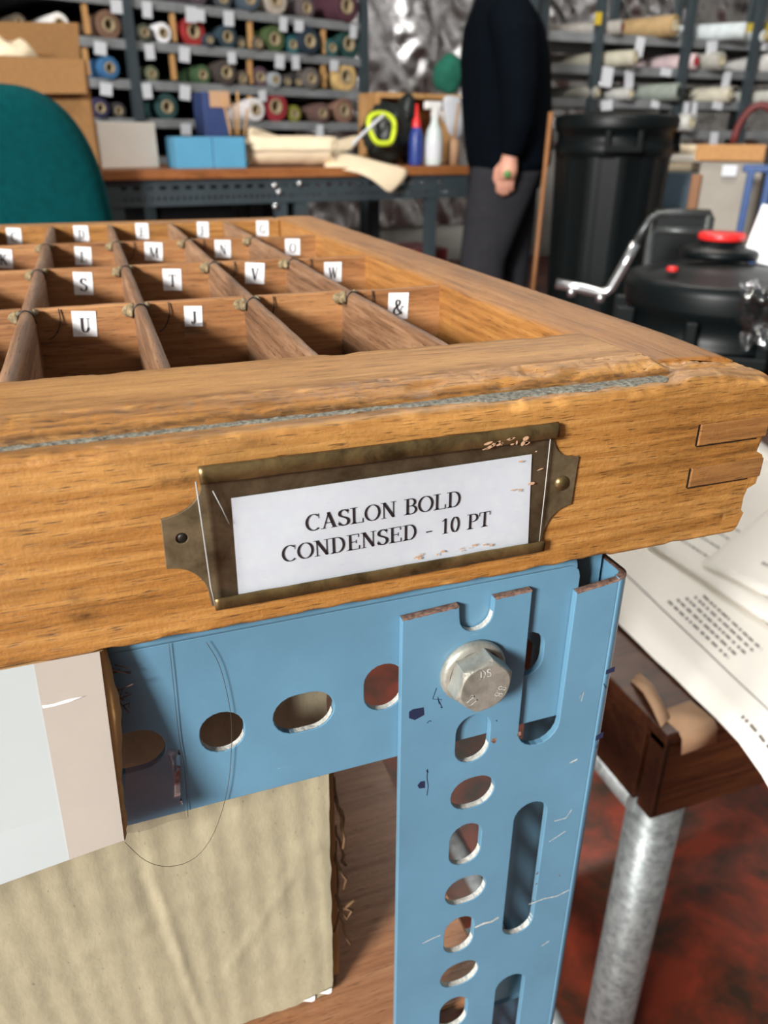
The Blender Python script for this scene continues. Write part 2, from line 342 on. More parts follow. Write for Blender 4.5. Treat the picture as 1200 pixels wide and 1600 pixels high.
for x in xs:
    r = []
    for (y, z) in prof:
        yy, zz, xx = y, z, x
        t = min(1, max(0, (x-109.5)/3.5))                          # moulding stops short of the corner
        if z > 5:
            flat = 7.3-max(0, x-122)*.12-(max(0, (6-y))/6)**2*max(0, (x-112)/25)*1.6
            if y < 44: zz = z*(1-t)+(min(flat, z+.4) if y < .4 else flat)*t
            else: zz = z*(1-t)+flat*t
        if t > 0: yy = y*(1-t)+min(y, 14.0)*t
        nv = Vector((x*.11, y*.35, z*.35)); n1 = noise.noise(nv); n2 = noise.noise(Vector((x*.6, y*.9, z*.9)))
        if 7.2 < y < 16 and z > 6.5:                               # chewed bead
            d = max(0, n1)*1.3+max(0, n2)*.5; d *= 1+max(0, (x-20)/90)*.6; zz -= d; yy += d*.35
        elif z > 5.5 and y < 7.2: zz += n2*.2+.15*n1
        elif y == 0: yy += n2*.045+noise.noise(Vector((x*.03, 7, z*.25)))*.12
        elif z < -34 and y < 4:
            ch = max(0, noise.noise(Vector((x*.16, 3.3, 0))))*(.9+(.9 if x > 90 else 0)); yy += ch*.5; zz += ch*.8
        elif y > 42.5 and zz > 7: zz -= max(0, n1)*.6; yy -= max(0, n2)*.5
        xe = xend(zz)
        if x > 128: xx = 128+(x-128)*(xe-128)/(XR-128)
        r.append(W(xx, yy, zz))
    rows.append(r)
mb = MB(); mb.grid(rows); mb.add(rows[-1], [tuple(range(len(prof)))]); mb.add(rows[0], [tuple(range(len(prof)))])
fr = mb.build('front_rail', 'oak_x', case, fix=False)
# dents, ink stains, grime and a darker right end, kept as a mask
SPOT = [(130, 958, 3.0, 2.4, .8), (120, 945, 2.2, 3.2, .5), (390, 693, 3.2, .9, .7), (262, 755, 3.0, 1.1, .7), (290, 752, 2.2, 1.2, .9), (300, 745, 5, .7, .5), (1010, 722, 2.6, 1.4, .4), (1040, 742, 1.8, 1.6, .5), (1135, 800, 5.0, 3.6, .75), (1150, 770, 4, 2.5, .6), (1165, 700, 6, 1.4, .55), (1120, 712, 9, 1.1, .5), (1160, 660, 7, 1.2, .6),
        (20, 1040, 4, 1.0, .5), (960, 800, 7, 1.5, .3), (700, 905, 4, .5, .5), (740, 640, 14, .5, .5), (560, 655, 20, .5, .45), (90, 850, 5, .6, .4), (60, 770, 8, .6, .35), (450, 985, 10, .6, .35)]
SPC = [(on_plane(a, b, W(0, 0, 0), Vector((0, 1, 0))), c/1000, d/1000, e) for a, b, c, d, e in SPOT]
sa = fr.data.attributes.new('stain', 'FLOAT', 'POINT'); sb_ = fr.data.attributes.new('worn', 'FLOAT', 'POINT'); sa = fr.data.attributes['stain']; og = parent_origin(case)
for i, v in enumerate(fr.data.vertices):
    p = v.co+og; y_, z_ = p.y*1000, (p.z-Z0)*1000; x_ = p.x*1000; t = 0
    if y_ < 1.5:
        for c_, rx_, rz_, st_ in SPC:
            dx_, dz_ = (p.x-c_.x)/rx_, (p.z-c_.z)/rz_; q_ = dx_*dx_+dz_*dz_
            if q_ < 4: t = max(t, st_*math.exp(-q_*1.1)*(1+.5*noise.noise(p*900)))
        t = max(t, .55*max(0, 1-(z_+36.7)/2.5)*(noise.noise(Vector((x_*.1, 0, 0)))+.4))
    if y_ < 3: t = max(t, .34*max(0, min(1, (x_-55)/60))*(1+.5*noise.noise(Vector((x_*.05, 9, z_*.12)))))          # darker towards the right corner, uneven with noise
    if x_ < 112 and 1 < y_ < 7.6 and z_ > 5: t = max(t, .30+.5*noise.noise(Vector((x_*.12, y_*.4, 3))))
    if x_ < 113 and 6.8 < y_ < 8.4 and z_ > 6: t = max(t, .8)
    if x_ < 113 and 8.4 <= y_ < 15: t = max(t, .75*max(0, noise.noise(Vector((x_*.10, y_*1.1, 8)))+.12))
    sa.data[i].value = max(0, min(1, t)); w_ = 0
    if x_ < 113 and 13 < y_ < 18.5 and z_ > 6: w_ = max(0, noise.noise(Vector((x_*.16, y_*.5, 21)))*2.2-.1)
    if y_ > 18.5 and z_ > 6: w_ = .22+.3*noise.noise(Vector((x_*.05, y_*.1, 61)))  # paler tone over the whole flat top, broken by noise
    if y_ < 2.2 and z_ > 4.2: w_ = max(0, noise.noise(Vector((x_*.2, 1, 31)))*1.8+.1)
    if y_ < 1 and z_ < -34.5: w_ = max(0, noise.noise(Vector((x_*.2, 1, 41)))*1.6)
    if x_ > 130 and y_ < 2: w_ = max(w_, max(0, noise.noise(Vector((z_*.4, 1, 51)))*1.2))
    sb_.data[i].value = max(0, min(1, w_))
bmx = bmesh.new(); bmx.from_mesh(fr.data); bmesh.ops.recalc_face_normals(bmx, faces=bmx.faces[:]); bmx.to_mesh(fr.data); bmx.free()
# grime packed into the groove
mb = MB(); rw = []
for i in range(520):
    x = -60+i*.326; kx = max(0, min(1, (x-40)/25)); wv = max(.06, .22+.4*noise.noise(Vector((x*.09, 1, 5)))+kx*(.9+.35*noise.noise(Vector((x*.2, 4, 5)))))
    if x > 107: wv *= max(.1, (110-x)/3)
    y0, y1 = 5.2-2.6*wv, 6.4+.4*min(1, wv); zs = lambda q: 6.58+.14*noise.noise(Vector((x*1.1, q, 2)))-.5*max(0, (1.4-q)/1.4)
    rw.append([W(x, y0, zs(y0)-.25), W(x, y0+.3, zs(y0)), W(x, (y0+y1)/2, zs((y0+y1)/2)+.05), W(x, y1, zs(y1))])
mb.grid(rw); tag(mb.build('groove_grime', 'groove_dirt', case, fix=False), 'grey grime packed in the groove')
# end-grain fingers of the corner joint
for x0, z0, z1, dz in ((116.8, -9.7, -4.3, .0), (116.5, -20.6, -15.5, .0)):
    m1 = MB(); m1.cbox(W((x0+xend(z0+2))/2+.2, 2.2, (z0+z1)/2), ((xend(z0+2)-x0)/1000, .0052, (z1-z0)/1000), .0003)
    m1.build('joint_finger', 'oak_end', case)
    MB().box(W(x0-.25, 1.9, (z0+z1)/2), (.00035, .0042, (z1-z0)/1000)).build('joint_gap', 'nail', case)
    MB().box(W((x0+135)/2, 1.9, z0-.2), ((135-x0)/1000, .0042, .00022)).build('joint_gap', 'nail', case)
# side and back rails, base
def rail(name, x0, x1, y0, y1, z0, z1, mat, ch=1.2):
    m_ = MB(); m_.cbox(W((x0+x1)/2, (y0+y1)/2, (z0+z1)/2), ((x1-x0)/1000, (y1-y0)/1000, (z1-z0)/1000), ch/1000); return m_.build(name, mat, case)
SR = []
ys = [14+i*(YB-14)/160 for i in range(161)]
for y in ys:
    w = 1.0 if y > 26 else 0
    pr_ = [(108.2, -36.7), (108.2, 5.6), (108.6, 6.6), (109.9, 7.3), (112.5, 7.7), (116, 7.9), (122, 7.95), (130, 7.9), (134.5, 7.6), (136.4, 6.9), (137.2, 5.6), (137.4, 3), (137.4, -34), (135.5, -36.7)]
    row = []
    for x, z in pr_:
        n = noise.noise(Vector((x*.2, y*.05, z*.2)))
        zz = z-(.9*max(0, (40-y)/26)**1.5*max(0, (x-112)/25) if z > 3 else 0)
        if 4 < z and x < 112.6: zz -= max(0, n)*.8
        row.append(W(x+(.25*n if x > 134 or x < 112 else 0)+max(0, noise.noise(Vector((y*.03, 1, 1))))*(0 if x > 111 else -.0), y, zz))
    SR.append(row)
mb = MB(); mb.grid(SR, True, True); mb.add(SR[0], [tuple(range(len(SR[0])))]); mb.add(SR[-1], [tuple(range(len(SR[0])))]); mb.build('side_rail', 'oak_y', case)
rail('side_rail', XL, XL+26, 44, YB, ZB, 7.8, 'oak_y')
rail('back_rail', XL+26, 108.2, 404, YB, ZB, 7.6, 'oak_x', 1.5)
rail('base_board', XL+20, 120, 40, 412, ZB+.3, -31, 'base_wood', .3)
# dividers
DX = [71.6, 36.0, -1.0, -35.5]+[-70-35*i for i in range(17)]; RY = [137.5, 226, 317]; TH = 4.2
for i, dx in enumerate(DX):
    m_ = MB(); rws = []
    for j in range(91):
        y = 43.6+j*(404.4-43.6)/90; nn = noise.noise(Vector((dx, y*.06, 0))); zt = 7.5+.25*nn; hw = TH/2+.12*noise.noise(Vector((dx, y*.08, 4)))
        if y < 50: zt -= (50-y)*.06-.5*max(0, noise.noise(Vector((y, dx, 3))))
        dzz = .35*max(0, noise.noise(Vector((dx, y*.5, 9))))
        rws.append([W(dx-hw, y, -31), W(dx-hw, y, 3), W(dx-hw, y, zt-2.1), W(dx-hw*.86, y, zt-1.0), W(dx-hw*.5, y, zt-.25-dzz), W(dx, y, zt-dzz), W(dx+hw*.5, y, zt-.25), W(dx+hw*.86, y, zt-1.0), W(dx+hw, y, zt-2.1), W(dx+hw, y, 3), W(dx+hw, y, -31)])
    m_.grid(rws); m_.add(rws[0], [tuple(range(11))]); m_.add(rws[-1], [tuple(range(11))]); m_.build('divider', 'divider_wood', case)
edges = [108.3]+DX+[XL+26]
for r in RY:
    for k in range(len(edges)-1):
        x1, x0 = edges[k]-(TH/2-.3 if k else 0), edges[k+1]+TH/2-.3
        m_ = MB(); zt = 6.7 if k else 6.4; n_ = 14; rws = []
        for j in range(n_+1):
            x = x0+(x1-x0)*j/n_; q = .25*noise.noise(Vector((x*.1, r, 0)))
            rws.append([W(x, r-1.7, -31), W(x, r-1.7, zt-.6+q), W(x, r-1.2, zt+q), W(x, r+1.2, zt+q), W(x, r+1.7, zt-.6+q), W(x, r+1.7, -31)])
        m_.grid(rws, False); m_.add(rws[0], [tuple(range(6))]); m_.add(rws[-1], [tuple(range(6))]); m_.build('cross_divider', 'cross_wood', case)
# wire loops and glue at the crossings
for i, dx in enumerate(DX[:5]):
    for j, r in enumerate(RY):
        y = r-9.0; rr = random.Random(i*7+j)
        def cr_(pts):
            sm = []
            for a in range(len(pts)-1):
                p0, p1, p2, p3 = pts[max(0, a-1)], pts[a], pts[a+1], pts[min(len(pts)-1, a+2)]
                for t in (0, .34, .67): sm.append(.5*((2*p1)+(p2-p0)*t+(2*p0-5*p1+4*p2-p3)*t*t+(3*p1-p0-3*p2+p3)*t**3))
            return sm+[pts[-1]]
        MB().tube(cr_([W(dx-2.6, y+.2, 3.4), W(dx-2.5, y, 5.4), W(dx-1.8, y-.2, 6.9), W(dx-.6, y-.3, 7.75), W(dx+.7, y-.3, 7.7), W(dx+1.7, y-.2, 7.0), W(dx+2.4, y, 5.6), W(dx+2.6, y+.3, 3.6)]), .00024, 6).build('wire_loop', 'black_wire', case)
        if rr.random() < .85:
            e = 8+rr.random()*2; MB().tube(cr_([W(dx+e, r-2.2, 6.6), W(dx+e+.1, r-2.5, 3.5), W(dx+e-.7, r-3.0, .8), W(dx+e-2.2, r-3.6, -1.4), W(dx+e-4, r-4.5, -2.4)]), .00022, 6).build('wire_tail', 'black_wire', case)
        b = MB().ball(W(dx-3.0, r-6.5, 4.9), (.0013, .0026, .0016), 12, 10); b.ball(W(dx-3.6, r-2.6, 4.6), (.0022, .0016, .0019), 12, 10); b.ball(W(dx-2.4, r-4.2, 6.1), (.0010, .0034, .0009), 10, 8); b.ball(W(dx+2.3, r-3.2, 6.0), (.0010, .0024, .0012), 10, 8)
        for v in b.v: v += Vector((1, 1, 1))*.0005*noise.noise(v*700)
        b.build('glue_blob', 'glue', case)
# letter labels
LAB = [('U', 132, 506, 38, 40, 0, -4), ('J', 302, 494, 28, 32, 0, -3), ('&', 622, 478, 31, 41, 0, -2), ('S', 130, 443, 30, 36, 1, -4), ('T', 269, 437, 29, 34, 1, -3), ('V', 398, 427, 30, 33, 1, -5), ('W', 520, 425, 27, 31, 1, -2),
       ('K', 5, 404, 29, 30, 2, -6), ('L', 130, 400, 26, 29, 2, -5), ('M', 240, 393, 28, 29, 2, -5), ('N', 348, 389, 25, 28, 2, -3), ('O', 457, 386, 23, 26, 2, -2),
       ('C', 22, 369, 23, 26, 3, -4), ('D', 127, 365, 23, 25, 3, -2), ('E', 222, 361, 20, 25, 3, -2), ('F', 317, 359, 18, 25, 3, -3), ('G', 410, 357, 19, 24, 3, -2)]
ROWY = [r-1.7 for r in RY]+[404]
for ch, px, py, w, h, rw_, tilt in LAB:
    yy = ROWY[rw_]; p0 = W(0, yy, 0); nY = Vector((0, 1, 0))
    cpt = on_plane(px, py, p0, nY); a = on_plane(px-w/2, py+.0, p0, nY); b = on_plane(px+w/2, py, p0, nY); u_ = on_plane(px, py-h/2, p0, nY); d_ = on_plane(px, py+h/2, p0, nY)
    hw, hh = (b.x-a.x)/2, (u_.z-d_.z)/2; rt = Vector((cos(radians(tilt)), 0, sin(radians(tilt)))); up = Vector((-rt.z, 0, rt.x)); off = Vector((0, -.00012, 0))
    m_ = MB(); rws = []
    for i in range(5):
        t = -1+i*.5; rws.append([cpt+rt*(hw*s)+up*(hh*t)+off*(1+1.5*(s*s*t*t)) for s in (-1, -.5, 0, .5, 1)])
    m_.grid(rws); m_.prism([cpt+rt*(hw*s)+up*(hh*t)-off*.2 for s, t in ((-1, -1), (1, -1), (1, 1), (-1, 1))], off*.6)
    lb = tag(m_.build('letter_label', 'label_white', case, fix=False), 'white paper label printed with the character %s' % ('ampersand' if ch == '&' else ch))
    adv = glyph(ch)[1]; hc = hh*1.12; m_ = MB(); lettering(m_, ch, cpt-rt*(adv*hc/2)-up*(hc*.5+hh*.08)+off*3.2, rt, up, hc); m_.build('printed_letter', 'ink', lb, fix=False)
m_ = MB(); c0 = on_plane(306, 513, W(0, ROWY[0], 0), Vector((0, 1, 0))); m_.grid([[c0+Vector((x*.0042, -.0003-.0006*abs(x)*(z < 0), z*.0018+.0004*x)) for x in (-1, -.4, .2, .8)] for z in (-1.2, 0, 1)])
tag(m_.build('peeling_tape', 'clear_film', case, fix=False), 'scrap of clear tape peeling below the J label')

# ------------------------------------------------------------------ brass label holder
def arc(cx, cz, r, a0, a1, n=10): return [(cx+r*cos(radians(a0+(a1-a0)*i/n)), cz+r*sin(radians(a0+(a1-a0)*i/n))) for i in range(n+1)]
def quad_arc(a, c, b, n=8): return [(a[0]*(1-t)**2+2*c[0]*t*(1-t)+b[0]*t*t, a[1]*(1-t)**2+2*c[1]*t*(1-t)+b[1]*t*t) for t in [i/n for i in range(n+1)]]
outl = [(0, 1.0), (0, -3.2)]+quad_arc((-.1, -3.6), (-1.6, -8.0), (-8.0, -8.7))+quad_arc((-8.2, -19.4), (-2.6, -19.6), (-.8, -25.2))+[(-.4, -29.6), (76, -29.4)]+quad_arc((76.3, -26.2), (77.5, -20.2), (83.0, -19.6))+quad_arc((83.5, -7.8), (77.6, -7.6), (76.6, -3.0))+[(76.6, .8)]
def sheet(outline, holes, t, bev=.12):
    """flat sheet with holes; returns verts (u, v, w) with w across the thickness and faces"""
    cu = bpy.data.curves.new('tmp', 'CURVE'); cu.dimensions = '2D'; cu.fill_mode = 'BOTH'; cu.extrude = t/2-bev; cu.bevel_depth = bev; cu.bevel_resolution = 1; cu.offset = -bev
    for pl in [outline]+holes:
        s = cu.splines.new('POLY'); s.points.add(len(pl)-1); s.use_cyclic_u = True
        for p, q in zip(s.points, pl): p.co = (q[0], q[1], 0, 1)
    o = bpy.data.objects.new('tmp', cu); COL.objects.link(o); dg = bpy.context.evaluated_depsgraph_get(); dg.update()
    me = bpy.data.meshes.new_from_object(o.evaluated_get(dg)); vs = [v.co.copy() for v in me.vertices]; fs = [tuple(p.vertices) for p in me.polygons]
    bpy.data.objects.remove(o); bpy.data.curves.remove(cu); bpy.data.meshes.remove(me); return vs, fs
vs, fs = sheet(outl, [arc(-4.6, -13.2, 1.15, 0, 345, 15)], .7, .1)
mb = MB(); mb.add([W(v.x, -.45-v.z+.25*noise.noise(Vector((v.x*.1, 0, v.y*.1)))*0, v.y) for v in vs], fs); holder = tag(mb.build('label_holder', 'brass_plate', case), 'tarnished brass label holder with concave lugs')
def channel(zs, zo, x0, x1):                                        # folded lip
    pf = [(-.7, zs), (-1.6, zs+zo*.12), (-2.35, zs), (-2.55, zs-zo*.5), (-2.45, zs-zo*.9), (-2.15, zs-zo), (-2.0, zs-zo*.9), (-2.05, zs-zo*.5), (-1.8, zs-zo*.25), (-.7, zs-zo*.25)]
    rws = []
    for i in range(81):
        x = x0+(x1-x0)*i/80; n = noise.noise(Vector((x*.16, zs, 0))); rws.append([W(x, y+.06*n, z+.14*n) for y, z in pf])
    m_ = MB(); m_.grid(rws, True, True); m_.add(rws[0], [tuple(range(10))]); m_.add(rws[-1], [tuple(range(10))]); return m_.build('folded_lip', 'brass_edge', holder)
channel(1.1, 3.2, -.2, 76.6); channel(-29.9, -2.8, .2, 76.0)
m_ = MB(); rws = []
for i in range(25):
    t = i/24; rws.append([W((5.4*(1-t)+70.9*t)*(1-s)+(5.1*(1-t)+72.2*t)*s, -1.28-.1*sin(3*t+s), (-6.0*(1-t)-5.4*t)*(1-s)+(-27.7+.1*sin(5*t))*s) for s in [k/8 for k in range(9)]])
m_.grid(rws); tag(m_.build('name_card', 'card_white', holder, fix=False), 'white card printed CASLON BOLD CONDENSED - 10 PT')
m_ = MB(); RT, UP = Vector((1, 0, .012)).normalized(), Vector((-.012, 0, 1)).normalized()
lettering(m_, 'CASLON BOLD', W(19.6, -1.55, -15.6), RT, UP, .0037, .0349)
lettering(m_, 'CONDENSED - 10 PT', W(14.4, -1.55, -21.8), RT, UP, .0037, .0474)
m_.build('printed_lettering', 'ink', holder, fix=False)
m_ = MB(); rws = []
for i in range(33):
    t = i/32; x = -.9+75.6*t; y = -1.95-.35*max(0, (.06-t)/.06); rws.append([W(x+(.9*s if i == 0 else 0)*0-1.0*(1-t)*0, y+.05*sin(9*t+3*s), -1.4-27.6*s) for s in [k/6 for k in range(7)]])
m_.grid(rws); tag(m_.build('plastic_cover', 'clear_plastic', holder, fix=False), 'clear scratched plastic cover strip')
m_ = MB(); m_.tube([W(-.95, -2.3, -1.2), W(-.6, -2.35, -12), W(-.3, -2.3, -24), W(.2, -2.1, -28.8)], .00016, 6); m_.build('cover_edge', 'scuffed_plastic', holder); m_ = MB(); m_.tube([W(74.7, -2.05, -1.6), W(74.7, -2.05, -15), W(74.6, -2.05, -28.6)], .00012, 6); m_.build('cover_edge', 'scuffed_plastic', holder)
m_ = MB(); m_.tube([W(2.0, -2.1, -3.6), W(3.4, -2.08, -7.5), W(4.5, -2.08, -11.0)], .00011, 5); m_.build('cover_scratch', 'scuffed_plastic', holder)
m_ = MB(); m_.lathe(W(79.7, -.75, -13.8), (0, -1, 0), [(.0019, 0), (.0018, .0003), (.0012, .0008), (.0006, .00105), (.00001, .0011)], 20); m_.build('rivet', 'brass_edge', holder)
m_ = MB(); m_.lathe(W(-4.4, -.35, -13.3), (0, -1, 0), [(.0011, 0), (.001, .0003), (.0005, .0005), (.00001, .0005)], 16); m_.build('nail_head', 'nail', holder)
m_ = MB(); rnd = random.Random(3)                                  # paint flecks and scuffs
for k in range(34):
    if k < 16: cx, cz, yy = 58+rnd.random()*11, -.6-rnd.random()*1.6, -2.62
    elif k < 22: cx, cz, yy = 66+rnd.random()*7, -4-rnd.random()*12, -2.12
    else: cx, cz, yy = 42+rnd.random()*28, -25.0-rnd.random()*1.2+(0)*.04, -2.12
    rx, rz = .2+rnd.random()*(.9 if k < 22 else .7), .12+rnd.random()*(.45 if k < 16 else .3); a = rnd.random()*.8
    m_.add([W(cx+rx*cos(q)*(.7+.5*rnd.random()), yy, cz+rz*sin(q)*(.7+.5*rnd.random())+a*rx*cos(q)*.4) for q in [2*pi*i/7 for i in range(7)]], [tuple(range(7))])
m_.build('paint_fleck', 'tape_beige', holder, fix=False)['kind'] = 'stuff'
# ------------------------------------------------------------------ the room
def floor_mat():
    mt, t, N, L, P = nt('red_floor'); v = coords(N, L, (1, 1, 1)); a = noise_n(N, L, v, 9, 8, .7, .4); b = noise_n(N, L, v, 60, 6, .7)
    c = ramp(N, L, a, [(.40, lin((46, 31, 19))), (.50, lin((88, 38, 21))), (.60, lin((122, 45, 25)))])
    f = ramp(N, L, b, [(.58, (0, 0, 0)), (.72, (1, 1, 1))]); m2 = N.new('ShaderNodeMath'); m2.operation = 'MULTIPLY'; m2.inputs[1].default_value = .5; L.new(f, m2.inputs[0])
    L.new(mix(N, L, m2.outputs[0], c, lin((58, 44, 32))), P.inputs['Base Color']); P.inputs['Roughness'].default_value = .45
floor_mat(); plain('wall_paint', (150, 148, 142), .8, scale=3, var=.06)
def struct(o, label): o['kind'] = 'structure'; o['label'] = label; return o
struct(MB().box((1.5, 2.5, -.05), (16, 14, .1)).build('floor', 'red_floor'), 'red painted workshop floor worn to dark patches')

# ------------------------------------------------------------------ blue slotted angle stand
stand = thing('slotted_angle_stand', W(-270, 200, -894), 'blue painted slotted steel angle stand bolted together under the type case', 'stand')
def slot(cx, cz, w, h, n=10):
    if h >= w:
        r = w/2; k = h/2-r; return [(cx+r*cos(a), cz+k+r*sin(a)) for a in [pi*i/n for i in range(n+1)]]+[(cx+r*cos(a), cz-k+r*sin(a)) for a in [pi+pi*i/n for i in range(n+1)]]
    r = h/2; k = w/2-r; return [(cx+k+r*cos(a), cz+r*sin(a)) for a in [-pi/2+pi*i/n for i in range(n+1)]]+[(cx-k+r*cos(a), cz+r*sin(a)) for a in [pi/2+pi*i/n for i in range(n+1)]]
PL, PR = 42.9, 107.2; FL = -893.0
def notch(x0, x1, zb, n=10):
    r = (x1-x0)/2; return [((x0+x1)/2+r*cos(a), zb+r+r*sin(a)) for a in [pi+pi*i/n for i in range(n+1)]]
po = [(PL, FL), (PL, -45.0), (57.6, -44.3)]+notch(57.9, 66.9, -52.6)+[(67.0, -44.1), (77.4, -43.9)]+notch(77.6, 90.4, -95.6)+[(90.5, -47.4), (103.0, -46.0), (103.2, FL)]
ph = []; z = -87.4; k = 0
while z > -870:
    ph.append(slot(63.7, z, 10, 16.2) if k % 2 == 0 else slot(64.9, z, 13.4, 11.4)); z -= 19.8; k += 1
z = -146.9
while z > -860: ph.append(slot(84.7, z, 11, 58)); z -= 79.3
ph.append(slot(61.5, -66.5, 8.5, 8.5))
vs, fs = sheet(po, ph, 2.0, .22); mb = MB(); mb.add([W(v.x, 4.0-v.z, v.y) for v in vs], fs)
pf = []; n = 8
for i in range(n+1): a = pi/2*i/n; pf.append((103.1+4.1*sin(a), 7.1-4.1*cos(a)))
pf += [(107.2, 43)]; inn = [(105.2, 43)]+[(103.1+2.1*sin(pi/2*i/n), 7.1-2.1*cos(pi/2*i/n)) for i in range(n, -1, -1)]
cs = pf+inn
zt = -45.6; rowz = [FL, -500, -200, -120, zt]
rws = [[W(x, y, z if z > FL else FL) for x, y in cs] for z in rowz]
mb.grid(rws, True, True); mb.add(rws[0], [tuple(range(len(cs)))]); mb.add(rws[-1], [tuple(range(len(cs)))])
post = mb.build('post', 'blue_paint', stand, fix=False)
# rust on the sawn top ends
m_ = MB()
def rust_strip(xa, xb, za, zb, y0=3.0, y1=5.0, seed=0):
    rw = []
    for i in range(17):
        x = xa+(xb-xa)*i/16; z = za+(zb-za)*i/16; d = .35+.5*max(0, noise.noise(Vector((x*.7, seed, 1))))
        rw.append([W(x, y0-.05, z-d), W(x, y0-.06, z+.02), W(x, y0+.3, z+.09), W(x, y1-.2, z+.09), W(x, y1+.05, z-.1)])
    tag(MB().grid(rw).build('sawn_edge', 'rust', post, fix=False), 'rusty brown sawn edge')
rust_strip(43, 57.5, -45.0, -44.3); rust_strip(67.1, 77.3, -44.1, -43.9, seed=3); rust_strip(90.6, 103.2, -47.4, -46.0, seed=6)
ring = [(o_, i_) for o_, i_ in zip(pf, reversed(inn))]
m_.grid([[W(a[0]+.03, a[1]-.05, zt-.5), W(a[0], a[1], zt+.06), W(b[0], b[1], zt+.06)] for a, b in ring])
tag(m_.build('sawn_edge', 'rust', post, fix=False), 'rusty brown sawn edge')
def slot_wall(cx, zc, w, h, y0, y1, par, keep):                    # bare metal inside a slot
    sl = slot(cx, zc, w, h, 14); pts = sorted([p for p in sl if keep(p)], key=lambda p: atan2(p[1]-zc, p[0]-cx)); c_ = Vector((cx, zc)); rw = []
    for p in pts:
        dd = (c_-Vector(p)).normalized()*.06; rw.append([W(p[0]+dd.x, y0, p[1]+dd.y), W(p[0]+dd.x, y1, p[1]+dd.y)])
    tag(MB().grid(rw).build('bare_slot_wall', 'bare_edge', par, fix=False), 'pale bare metal inside the slot')
for cx, zc, w, h in [((63.7, 64.9)[i % 2], -87.4-19.8*i, (10, 13.4)[i % 2], (16.2, 11.4)[i % 2]) for i in range(8)]+[(84.7, -146.9, 11, 58), (84.7, -226.2, 11, 58)]:
    slot_wall(cx, zc, w, h, 3.25, 4.8, post, lambda p: p[1] < zc-h*.12 or (p[0] > cx+w*.2 and p[1] < zc+h*.1))
sl = notch(57.9, 66.9, -52.6, 14)[4:]; MB().grid([[W(p[0]-(p[0]-62.4)*.015, 3.2, p[1]+.06), W(p[0]-(p[0]-62.4)*.015, 4.8, p[1]+.06)] for p in sl]).build('bare_slot_wall', 'bare_edge', post, fix=False)
# pen marks and small paint losses on the post
MK = ['pen_mark', 'blue_ink', 'dark blue pen mark']
def mark(pl, y=2.96):
    tag(MB().add([W(x, y, z) for x, z in pl], [tuple(range(len(pl)))]).build(MK[0], MK[1], post, fix=False), MK[2])
def P3(px, py, y=3.0):
    p = on_plane(px, py, W(0, y, 0), Vector((0, 1, 0))); return (p.x*1000, (p.z-Z0)*1000)
mark([P3(*p) for p in ((639, 1112), (645, 1108), (662, 1105), (663, 1117), (648, 1125), (639, 1122))])
mark([P3(*p) for p in ((652, 1227), (657, 1221), (664, 1220), (664, 1231), (655, 1232))])
mark([P3(*p) for p in ((947, 1047), (961, 1041), (960, 1049), (946, 1054))]); mark([P3(*p) for p in ((931, 1150), (943, 1143), (942, 1152), (930, 1158))])
def scrib(pts, w=.22):
    pts = [Vector(P3(*p)) for p in pts]; rw = []
    for i, a in enumerate(pts):
        t = (pts[min(i+1, len(pts)-1)]-pts[max(i-1, 0)]).normalized(); nn = Vector((-t.y, t.x))*w/2; rw.append([W(a.x+nn.x, 2.95, a.y+nn.y), W(a.x-nn.x, 2.95, a.y-nn.y)])
    tag(MB().grid(rw).build(MK[0], MK[1], post, fix=False), MK[2])
scrib([(682, 1075), (676, 1092), (690, 1093), (686, 1100), (684, 1089)]); scrib([(685, 1094), (691, 1106), (688, 1105)]); scrib([(667, 1130), (671, 1126), (674, 1127)])
scrib([(667, 1202), (669, 1207), (666, 1204)]); scrib([(668, 1202), (667, 1216), (669, 1228), (667, 1243)]); scrib([(943, 1068), (947, 1076), (944, 1077)]); scrib([(930, 1168), (934, 1163), (932, 1170)])
mark([P3(775, 1125), P3(777, 1125), P3(777, 1127), P3(775, 1127)])
MK = ['rust_spot', 'rust', 'rust spot']
def blob(px, py, r):
    x, z = P3(px, py); rr = random.Random(px); mark([(x+r*cos(q)*(.7+.5*rr.random()), z+r*1.1*sin(q)*(.7+.5*rr.random())) for q in [2*pi*i/8 for i in range(8)]], 2.95)
blob(772, 1157, .9); blob(811, 1147, .8); blob(839, 1365, .4); blob(838, 1381, .35); blob(874, 1368, .4)
MK = ['scratch', 'bare_edge', 'pale scratch in the blue paint']
scrib([(742, 1449), (755, 1443), (768, 1440), (779, 1433)], .8); scrib([(826, 1413), (850, 1404), (870, 1400), (890, 1390)], .4); scrib([(660, 1474), (676, 1466), (688, 1461)], .35)
scrib([(858, 1315), (872, 1306), (884, 1298)], .3); scrib([(866, 1283), (884, 1278), (893, 1265)], .3); scrib([(890, 1192), (902, 1186)], .5); scrib([(846, 1478), (858, 1470)], .4); scrib([(905, 1090), (912, 1080), (908, 1096)], .25)

